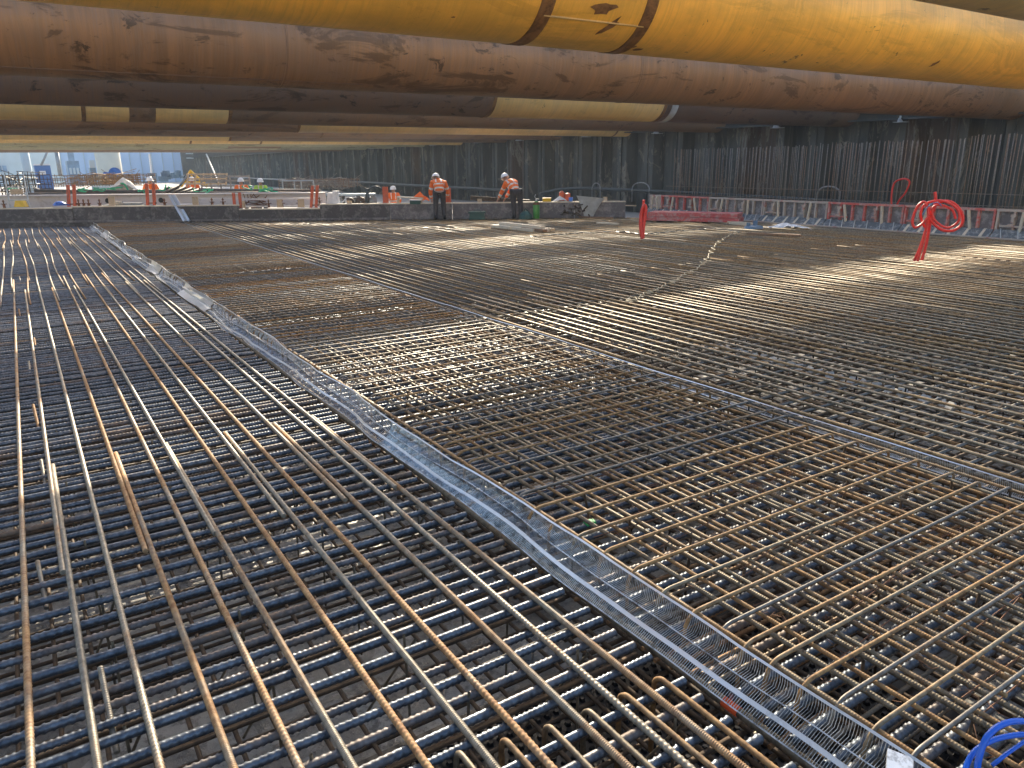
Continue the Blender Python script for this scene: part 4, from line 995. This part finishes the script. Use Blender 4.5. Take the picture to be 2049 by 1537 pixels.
# ------------------------------------------------------------------ people
def skin_obj(name, V, E_, rad, mat, parent, root=0, levels=2):
    me = D.meshes.new(name); me.from_pydata([tuple(v) for v in V], E_, []); o = D.objects.new(name, me); COL.objects.link(o)
    md = o.modifiers.new('s', 'SKIN'); sub = o.modifiers.new('d', 'SUBSURF'); sub.levels = levels; sub.render_levels = levels
    sv = me.skin_vertices[0].data if me.skin_vertices else None
    if sv is None:
        bm = bmesh.new(); bm.from_mesh(me); bm.verts.layers.skin.verify(); bm.to_mesh(me); bm.free(); sv = me.skin_vertices[0].data
    for i, r in enumerate(rad):
        sv[i].radius = r if isinstance(r, tuple) else (r, r); sv[i].use_root = (i == root)
    dg = bpy.context.evaluated_depsgraph_get(); em = D.meshes.new_from_object(o.evaluated_get(dg)); em.name = name
    D.objects.remove(o)
    em.materials.clear()
    for m in (mat if isinstance(mat, list) else [mat]): em.materials.append(m)
    em.polygons.foreach_set('use_smooth', [True]*len(em.polygons))
    return link(name, em, parent)
def person(loc, yaw, J, jm, tm, label, scale=1.0, hands=True, group=None):
    root = empty('person', loc, yaw, label, 'person', group); root.scale = (scale,)*3
    v = lambda k: Vector(J[k])
    pel, ch, nk, hd = v('pelvis'), v('chest'), v('neck'), v('head'); wa = pel.lerp(ch, .45)
    names = [pel, wa, ch, nk, hd, v('shL'), v('elL'), v('haL'), v('shR'), v('elR'), v('haR'), v('hipL'), v('knL'), v('anL'), v('toL'), v('hipR'), v('knR'), v('anR'), v('toR')]
    E_ = [(0, 1), (1, 2), (2, 3), (3, 4), (2, 5), (5, 6), (6, 7), (2, 8), (8, 9), (9, 10), (0, 11), (11, 12), (12, 13), (13, 14), (0, 15), (15, 16), (16, 17), (17, 18)]
    rad = [(.10, .08), (.09, .07), (.11, .08), .055, (.09, .105), .06, .042, .028, .06, .042, .028, .085, .06, .042, .035, .085, .06, .042, .035]
    V = names[:]
    if hands:
        for hi, el in ((7, 6), (10, 9)):
            h = V[hi]; d = (h-V[el]).normalized(); s = d.cross(Vector((0, 0, 1)));
            s = s.normalized() if s.length > .1 else Vector((1, 0, 0)); c = s.cross(d)
            pi = len(V); V.append(h+d*.07); E_.append((hi, pi)); rad.append((.034, .02))
            for f, L in zip((-.026, -.009, .009, .026), (.060, .075, .070, .052)):
                a = len(V); V.append(h+d*.10+s*f); V.append(h+d*(.10+L*.55)+s*f*1.1-c*.012); V.append(h+d*(.10+L)+s*f*1.1-c*.035)
                E_ += [(pi, a), (a, a+1), (a+1, a+2)]; rad += [.009, .0085, .0075]
            a = len(V); V.append(h+d*.03+s*.045); V.append(h+d*.075+s*.065-c*.01); E_ += [(hi, a), (a, a+1)]; rad += [.011, .009]
    # face: nose
    fw = Vector(J.get('face', (0, 1, -.2))).normalized()
    a = len(V); V.append(hd+fw*.10); E_.append((4, a)); rad.append(.014)
    skin_obj('body', V, E_, rad, M['skin'], root)
    # jacket
    JV = [pel+Vector((0, -.02, -.09)), wa, ch, nk-(nk-ch)*.12, v('shL'), v('shL').lerp(v('elL'), .6), v('elL'), v('elL').lerp(v('haL'), .5), v('elL').lerp(v('haL'), .92), v('shR'), v('shR').lerp(v('elR'), .6), v('elR'), v('elR').lerp(v('haR'), .5), v('elR').lerp(v('haR'), .92)]
    JE = [(0, 1), (1, 2), (2, 3), (2, 4), (4, 5), (5, 6), (6, 7), (7, 8), (2, 9), (9, 10), (10, 11), (11, 12), (12, 13)]
    jr = [(.180, .15), (.178, .145), (.195, .14), .09, .092, .078, .07, .062, .055, .092, .078, .07, .062, .055]
    jo = skin_obj('jacket', JV, JE, jr, [jm, M['reflect']], root, 0, 3)
    ax = (ch-pel); Lx = ax.length; ax.normalize(); me = jo.data
    for p in me.polygons:
        c = p.center; t = (c-pel).dot(ax)/Lx; side = (c-pel-ax*(c-pel).dot(ax)); arm = False; band = False
        for s, e, h in ((v('shL'), v('elL'), v('haL')), (v('shR'), v('elR'), v('haR'))):
            for a_, b_, lo, hi in ((s, e, .55, .75), (e, h, .35, .60)):
                w = b_-a_; q = (c-a_).dot(w)/w.length_squared
                if lo < q < hi and (c-a_-w*q).length < .095 and (c-wa).length > .2: band = True
        if side.length < .26 and (.02 < t < .16 or .46 < t < .60): band = True
        if t > .74 and abs(abs(c.x-pel.x-(ch.x-pel.x)*t)-.085) < .022 and side.length < .3: band = True
        if band: p.material_index = 1
    # trousers
    TV = [pel+Vector((0, 0, .05)), v('hipL'), v('knL'), v('anL')+Vector((0, 0, .02)), v('hipR'), v('knR'), v('anR')+Vector((0, 0, .02))]
    skin_obj('trousers', TV, [(0, 1), (1, 2), (2, 3), (0, 4), (4, 5), (5, 6)], [(.165, .135), .115, .085, .072, .115, .085, .072], tm, root)
    for s in ('L', 'R'):
        b = MB(); a_ = v('an'+s); t_ = v('to'+s); b.tube([a_+Vector((0, 0, .08)), a_-Vector((0, 0, .0)), a_.lerp(t_, .5)-Vector((0, 0, .01)), t_], [.058, .06, .055, .04], 8); b.obj('boot', M['boot'], root, smooth=True)
    he = empty('helmet', hd+Vector((0, 0, .03)), 0); he.parent = root; he.rotation_euler = J.get('hrot', (-.4, 0, 0))
    b = MB(); b.lathe([(.138, -.03), (.124, -.02), (.120, .03), (.095, .085), (.05, .115), (0, .122)], 18); b.box((0, .11, -.02), (.16, .12, .015)); b.obj('shell', M['helmet'], he, smooth=True)
    return root
def std(lean=(0, .0), hands=((-.25, .15, .75), (.25, .15, .75))):
    lx, ly = lean
    return dict(pelvis=(0, 0, .93), chest=(lx, ly, 1.32), neck=(lx*1.3, ly*1.3, 1.48), head=(lx*1.4, ly*1.5+.02, 1.60), shL=(lx-.19, ly, 1.40), shR=(lx+.19, ly, 1.40),
                elL=(lx-.27, ly+.05, 1.12), elR=(lx+.27, ly+.05, 1.12), haL=hands[0], haR=hands[1], hipL=(-.10, 0, .88), hipR=(.10, 0, .88), knL=(-.12, .02, .48), knR=(.12, .02, .48),
                anL=(-.13, 0, .07), anR=(.13, 0, .07), toL=(-.15, .16, .03), toR=(.15, .16, .03), face=(0, 1, -.1), hrot=(-.05, 0, 0))
w1 = dict(pelvis=(.02, 0, .90), chest=(0, .26, 1.12), neck=(-.03, .38, 1.22), head=(-.08, .47, 1.27), shL=(-.19, .31, 1.14), shR=(.20, .31, 1.12),
          elL=(-.27, .33, .84), elR=(.29, .35, .86), haL=(-.24, .45, .60), haR=(.27, .5, .66), hipL=(-.09, 0, .84), hipR=(.12, 0, .84), knL=(-.11, .04, .46), knR=(.13, .04, .46),
          anL=(-.13, .0, .07), anR=(.15, .02, .07), toL=(-.15, .15, .03), toR=(.18, .16, .03), face=(0, .6, -1), hrot=(-.55, 0, 0))
w2 = dict(pelvis=(.06, 0, .89), chest=(-.12, .24, 1.10), neck=(-.22, .34, 1.20), head=(-.29, .41, 1.25), shL=(-.27, .24, 1.08), shR=(.05, .36, 1.12),
          elL=(-.38, .34, .84), elR=(-.12, .50, .86), haL=(-.50, .46, .62), haR=(-.28, .58, .62), hipL=(-.04, 0, .84), hipR=(.17, 0, .84), knL=(-.02, .05, .46), knR=(.20, .03, .46),
          anL=(.0, .0, .07), anR=(.22, .0, .07), toL=(-.06, .13, .03), toR=(.24, .16, .03), face=(-.4, .6, -1), hrot=(-.45, -.25, .2))
def yaw_to(p): return -math.atan2(p.x, p.y)
p = gz(880, 438, 0); p = Vector((11.35, 21.35, 0)); q = gk(880, 437, -.30); q.z = .0
person((q.x, q.y, 0), yaw_to(q), w1, M['hivis'], M['trouser'], 'worker in orange jacket and white helmet bending straight over the bulkhead, back to camera')
q = gk(1029, 436, -.30); q.z = 0
person((q.x, q.y, 0), yaw_to(q), w2, M['hivis'], M['trouser'], 'worker in orange jacket leaning left over the brown steel beam')
q = gk(789, 425, 4.5); top = gk(789, 372, 4.5).z; s = std((0, .02), ((-.05, .22, 1.02), (.08, .22, 1.0)))
person((q.x, q.y, top-1.60), yaw_to(q)+math.pi, s, M['orange'], M['trouser'], 'distant worker in orange standing beside the bright red props, facing the camera', .92, False)
for px, py, d, jm, lab in [(300, 364, 5.5, 'hivis', 'small far worker in orange behind the red props above the white beam'), (384, 364, 8.0, 'orange', 'small far worker in orange beside the yellow frame'),
                           (482, 366, 6.5, 'hivis', 'small far worker in orange and white before the far sheet piles'), (521, 367, 6.5, 'lime', 'small far worker in lime yellow before the far sheet piles')]:
    q = gk(px, py, d); top = gk(px, py-12, d).z
    person((q.x, q.y, top-1.78), yaw_to(q)+(math.pi if px != 383 else .5), std((0, .05), ((-.1, .3, 1.1), (.15, .3, 1.0))), M[jm], M['trouser'], lab, 1.0, False)

# ------------------------------------------------------------------ far left site
def rod_cage(px0, px1, pyt, pyb, d, label, n, seed, mat='bar_shade_dark', depth=2.5):
    rs = random.Random(seed); a = gk(px0, pyb, d); c = gk(px1, pyb, d); t = gk(px0, pyt, d); L = (c-a).length; h = t.z-a.z
    root = empty('rebar_cage', (a.x, a.y, a.z), KYAW, label, 'rebar cage')
    up_ = MB(); up_.tube([(0, 0, 0), (0, 0, h)], .014, 5); um = up_.mesh('upright_bar', M[mat])
    ln = MB(); ln.tube([(0, 0, 0), (L, 0, 0)], .014, 5); lm = ln.mesh('long_bar', M[mat])
    for k in range(n):
        for r in (0, depth*.5, depth): link('upright_bar', um, root, (L*k/(n-1)+rs.uniform(-.03, .03), r, 0), (rs.uniform(-.06, .06), rs.uniform(-.06, .06), 0), (1, 1, rs.uniform(.8, 1.05)))
    for z in range(5):
        for r in (0, depth*.5, depth): link('long_bar', lm, root, (0, r, h*(.1+.2*z)+rs.uniform(-.03, .03)), (0, rs.uniform(-.01, .01), 0))
    b = MB()
    for k in range(int(n*3)): x = rs.uniform(0, L); z = rs.uniform(0, h); b.tube([(x, rs.uniform(0, depth), z), (x+rs.uniform(-.5, .5), rs.uniform(0, depth), z+rs.uniform(-.3, .3))], .012, 4)
    tag(b.obj('loose_rods', M[mat], root), kind='stuff')
rod_cage(-40, 60, 346, 399, 6, 'tall dark rebar cage at the left edge behind the step ladder', 16, 1, 'bar_shade_dark', 1.6)
rod_cage(108, 250, 350, 374, 9, 'wide low cage of greenish brown bars beyond the red props', 30, 2, 'bar_brown', 3)
rod_cage(560, 700, 358, 378, 7, 'row of upright bars and cage frames in front of the far sheet piles', 26, 3, 'bar_wall', 2)
b = MB(); a = gk(565, 362, 5.5); c = gk(627, 362, 5.5); L = (c-a).length
for s in (0, .38, .6, 1): b.tube([(L*s, 0, 0), (L*s, 0, -.55)], .03, 5)
b.tube([(0, 0, 0), (L, 0, 0)], .03, 5); tag(b.obj('guard_rail', M['bracket'], None, a, (0, 0, KYAW)), 'pale guard rail frame left of the leaning red props', 'guard rail')
# pallets / boards mid distance
for px, py, w, lab in [(415, 368, 1.6, 'ladder like timber rack leaning beside the yellow frame'), (452, 372, 2.0, 'stack of grey boards in front of the far sheet piles')]:
    p = gk(px, py, 7); b = MB()
    for k in range(6): b.box((-w/2+w*k/5, 0, .15), (.05, .05, .55), (0, R_(12) if px == 415 else 0, 0))
    for z in (0, .2, .38): b.box((0, 0, z), (w, .06, .06))
    tag(b.obj('timber_rack', M['timber'] if px == 415 else M['concrete'], None, p, (0, 0, KYAW)), lab, 'rack')
# yellow A frame
p = gk(385, 374, 9); t = gk(384, 341, 9); h = t.z-p.z; b = MB()
for dx, dy in ((-.35, -.3), (.75, -.3), (-.15, .5), (.5, .5)): b.tube([(dx, dy, 0), (0, 0, h)], .04, 6)
b.tube([(-.25, -.2, h*.3), (.5, -.2, h*.3)], .03, 5); tag(b.obj('lifting_frame', M['yellow'], None, p, (0, 0, KYAW)), 'yellow pointed lifting frame among the far tubes', 'lifting frame')
b = MB(); b.tube([gk(413, 309, 15), gk(440, 372, 9)], .04, 6); tag(b.obj('stay_rod', M['bracket']), 'long thin slanting stay rod in front of the far sheet piles', 'rod')
b = MB(); b.tube(catmull([gk(368, 356, 9), gk(376, 350, 9), gk(360, 372, 8)]), .05, 6); tag(b.obj('drain_hose', M['black_hose'], smooth=True), 'dark hose drooping left of the yellow frame', 'hose')
# far end: blue sheeted wall, columns, container
def far_box(name, px0, px1, pyt, pyb, Y, depth, mat, label, cat, ground=-.12):
    a = gy(px0, pyb, Y); c = gy(px1, pyb, Y); t = gy((px0+px1)/2, pyt, Y); a.z = ground
    root = empty(name, (a.x, Y, ground), 0, label, cat); w = c.x-a.x; h = t.z-ground
    b = MB(); b.box((w/2, depth/2, h/2), (w, depth, h)); b.obj('body', mat, root); return root, w, h
root, w, h = far_box('sheeted_wall', 128, 372, 290, 360, 104, .6, M['pale_blue_wall'], 'tall pale blue sheeted wall closing the far end of the pit', 'wall')
for k in range(12):
    b = MB(); b.box((w*k/11, -.1, h/2), (.08, .1, h)); b.obj('sheet_joint', M['pale_steel'], root)
root, w, h = far_box('striped_hoarding', 372, 402, 296, 385, 103.6, .5, M['waler'], 'dark panel with two pale stripes at the far end of the sheet piles', 'wall panel')
for pz in (.70, .83):
    b = MB(); b.box((w/2+.3, -.05, h*pz), (w*.7, .1, .10)); b.obj('stripe', M['pale_steel'], root)
def column(px0, px1, Y, mat, label, lean=0.0, n=20):
    a = gy((px0+px1)/2, 360, Y); r = (gy(px1, 340, Y).x-gy(px0, 340, Y).x)/2
    root = empty('column', (a.x, Y, -.12), 0, label, 'column'); 
    b = MB(); b.lathe([(r, 0), (r, 6), (0, 6)], n); b.obj('shaft', mat, root, smooth=True)
    b = MB(); b.lathe([(r*1.3, 0), (r*1.3, .25), (r, .3)], n); b.obj('base_collar', mat, root)
column(49, 68, 62, M['pale_steel'], 'slim pale grey column left of the blue container')
column(197, 248, 74, M['cream'], 'broad cream round column in front of the blue sheeted wall')
root, w, h = far_box('site_container', 73, 105, 331, 358, 70, 2.5, M['blue'], 'dark blue site container between the slim column and the leaning pole', 'container')
b = MB(); b.box((w*.45, -.04, h*.72), (w*.4, .06, h*.16)); b.obj('white_sign', M['white_steel'], root)
b = MB(); b.box((w/2, .0, h+.06), (w*1.05, .3, .12)); b.obj('roof_edge', M['white_steel'], root)
for k in range(7):
    b = MB(); b.box((w*(k+.5)/7, -.02, h*.45), (.05, .05, h*.85)); b.obj('corrugation', M['blue'], root)
b = MB(); b.tube([gy(113, 304, 66), gy(121, 352, 66)], .14, 8); tag(b.obj('leaning_pole', M['grey_steel'], smooth=True), 'grey leaning pole right of the blue container', 'pole')
b = MB(); b.tube([gy(95, 304, 68), gy(82, 331, 68)], .08, 8); tag(b.obj('slanted_brace', M['grey_steel'], smooth=True), 'slanting brace above the blue container', 'brace')
# blue truck-like machine, pump, drum
root, w, h = far_box('piling_rig', 138, 162, 322, 350, 92, 3, M['machine'], 'hazy blue grey machine left of the broad cream column', 'machine')
b = MB(); b.box((w*.4, -.3, h+.8), (w*.5, .5, 1.6)); b.obj('cab', M['machine'], root)
b = MB(); b.box((w*.3, -.3, h+2.4), (w*.15, .3, 3)); b.obj('mast', M['pale_steel'], root)
for k in range(3):
    b = MB(); b.box((w*(.2+.3*k), -.05, h*.6), (w*.18, .1, h*.25)); b.obj('vent', M['pale_steel'], root)
root, w, h = far_box('pump_unit', 182, 194, 336, 352, 60, 1, M['machine'], 'small pump unit beside the broad cream column', 'pump')
b = MB(); b.lathe([(.4, 0), (.4, .1), (.2, .1)], 12, M=Matrix.Translation((w/2, 0, h*.5)) @ Matrix.Rotation(R_(90), 4, 'X')); b.obj('wheel', M['pale_steel'], root)
b = MB(); b.box((w/2, 0, h+.25), (w*.9, .4, .5)); b.obj('tank', M['pale_steel'], root)
p = gy(232, 362, 48); b = MB(); b.lathe([(0, -.2), (.33, -.2), (.33, .2), (0, .2)], 18, M=Matrix.Translation((0, 0, .36)) @ Matrix.Rotation(R_(80), 4, 'X')); b.lathe([(0, -.2), (.22, -.2), (.22, .2), (0, .2)], 14, M=Matrix.Translation((-.45, -.1, .25)) @ Matrix.Rotation(R_(80), 4, 'X'))
tag(b.obj('blue_drum', M['blue_plastic'], None, (p.x, p.y, p.z), smooth=True), 'round blue drum standing before the broad cream column', 'drum')
b = MB(); b.box((0, 0, .12), (1.4, .8, .25)); tag(b.obj('pallet', M['timber'], None, (p.x, p.y, p.z-.2)), 'timber pallet under the round blue drum', 'pallet')
root, w, h = far_box('site_cabin', -60, 22, 316, 352, 96, 4, M['pale_steel'], 'pale site cabin at the far left edge', 'cabin')
for k in range(3):
    b = MB(); b.box((w*(.62+.13*k), -.04, h*.62), (w*.1, .08, h*.22)); b.obj('window', M['machine'], root)
root, w, h = far_box('far_hoarding', -150, 130, 303, 356, 120, .5, M['pale_steel'], 'pale hoarding closing the site behind the cabin', 'hoarding', -1.0)
for px, lab in ((305, 'far thin white pole before the blue sheeted wall'),):
    b = MB(); b.tube([gy(px-6, 308, 80), gy(px, 362, 80)], .10, 6); tag(b.obj('far_pole', M['white_steel']), lab, 'pole')
# distant clutter in front of blue wall
for px, py, lab in [(325, 362, 'low dark machine parts before the right half of the blue wall'), (345, 360, 'blue grey pump set by the right end of the blue wall')]:
    p = gy(px, py, 55); b = MB(); rs = random.Random(px)
    for k in range(9): b.box((rs.uniform(-.7, .7), rs.uniform(-.3, .3), rs.uniform(.05, .5)), (rs.uniform(.1, .5), .3, rs.uniform(.1, .4)))
    tag(b.obj('machine_parts', M['machine'], None, p), lab, 'machine parts')
# ------------------------------------------------------------------ haze over the site
hm = D.materials.new('haze'); hm.use_nodes = True; hn = hm.node_tree; hn.nodes.clear()
ho = hn.nodes.new('ShaderNodeOutputMaterial'); pv = hn.nodes.new('ShaderNodeVolumePrincipled')
pv.inputs['Color'].default_value = (.80, .90, 1, 1); pv.inputs['Density'].default_value = .0009; pv.inputs['Anisotropy'].default_value = .2
hn.links.new(pv.outputs[0], ho.inputs['Volume'])
b = MB(); b.box((0, 460, 4.0), (1400, 1600, 12.5)); tag(b.obj('haze', hm), kind='stuff')
S.cycles.volume_bounces = 0
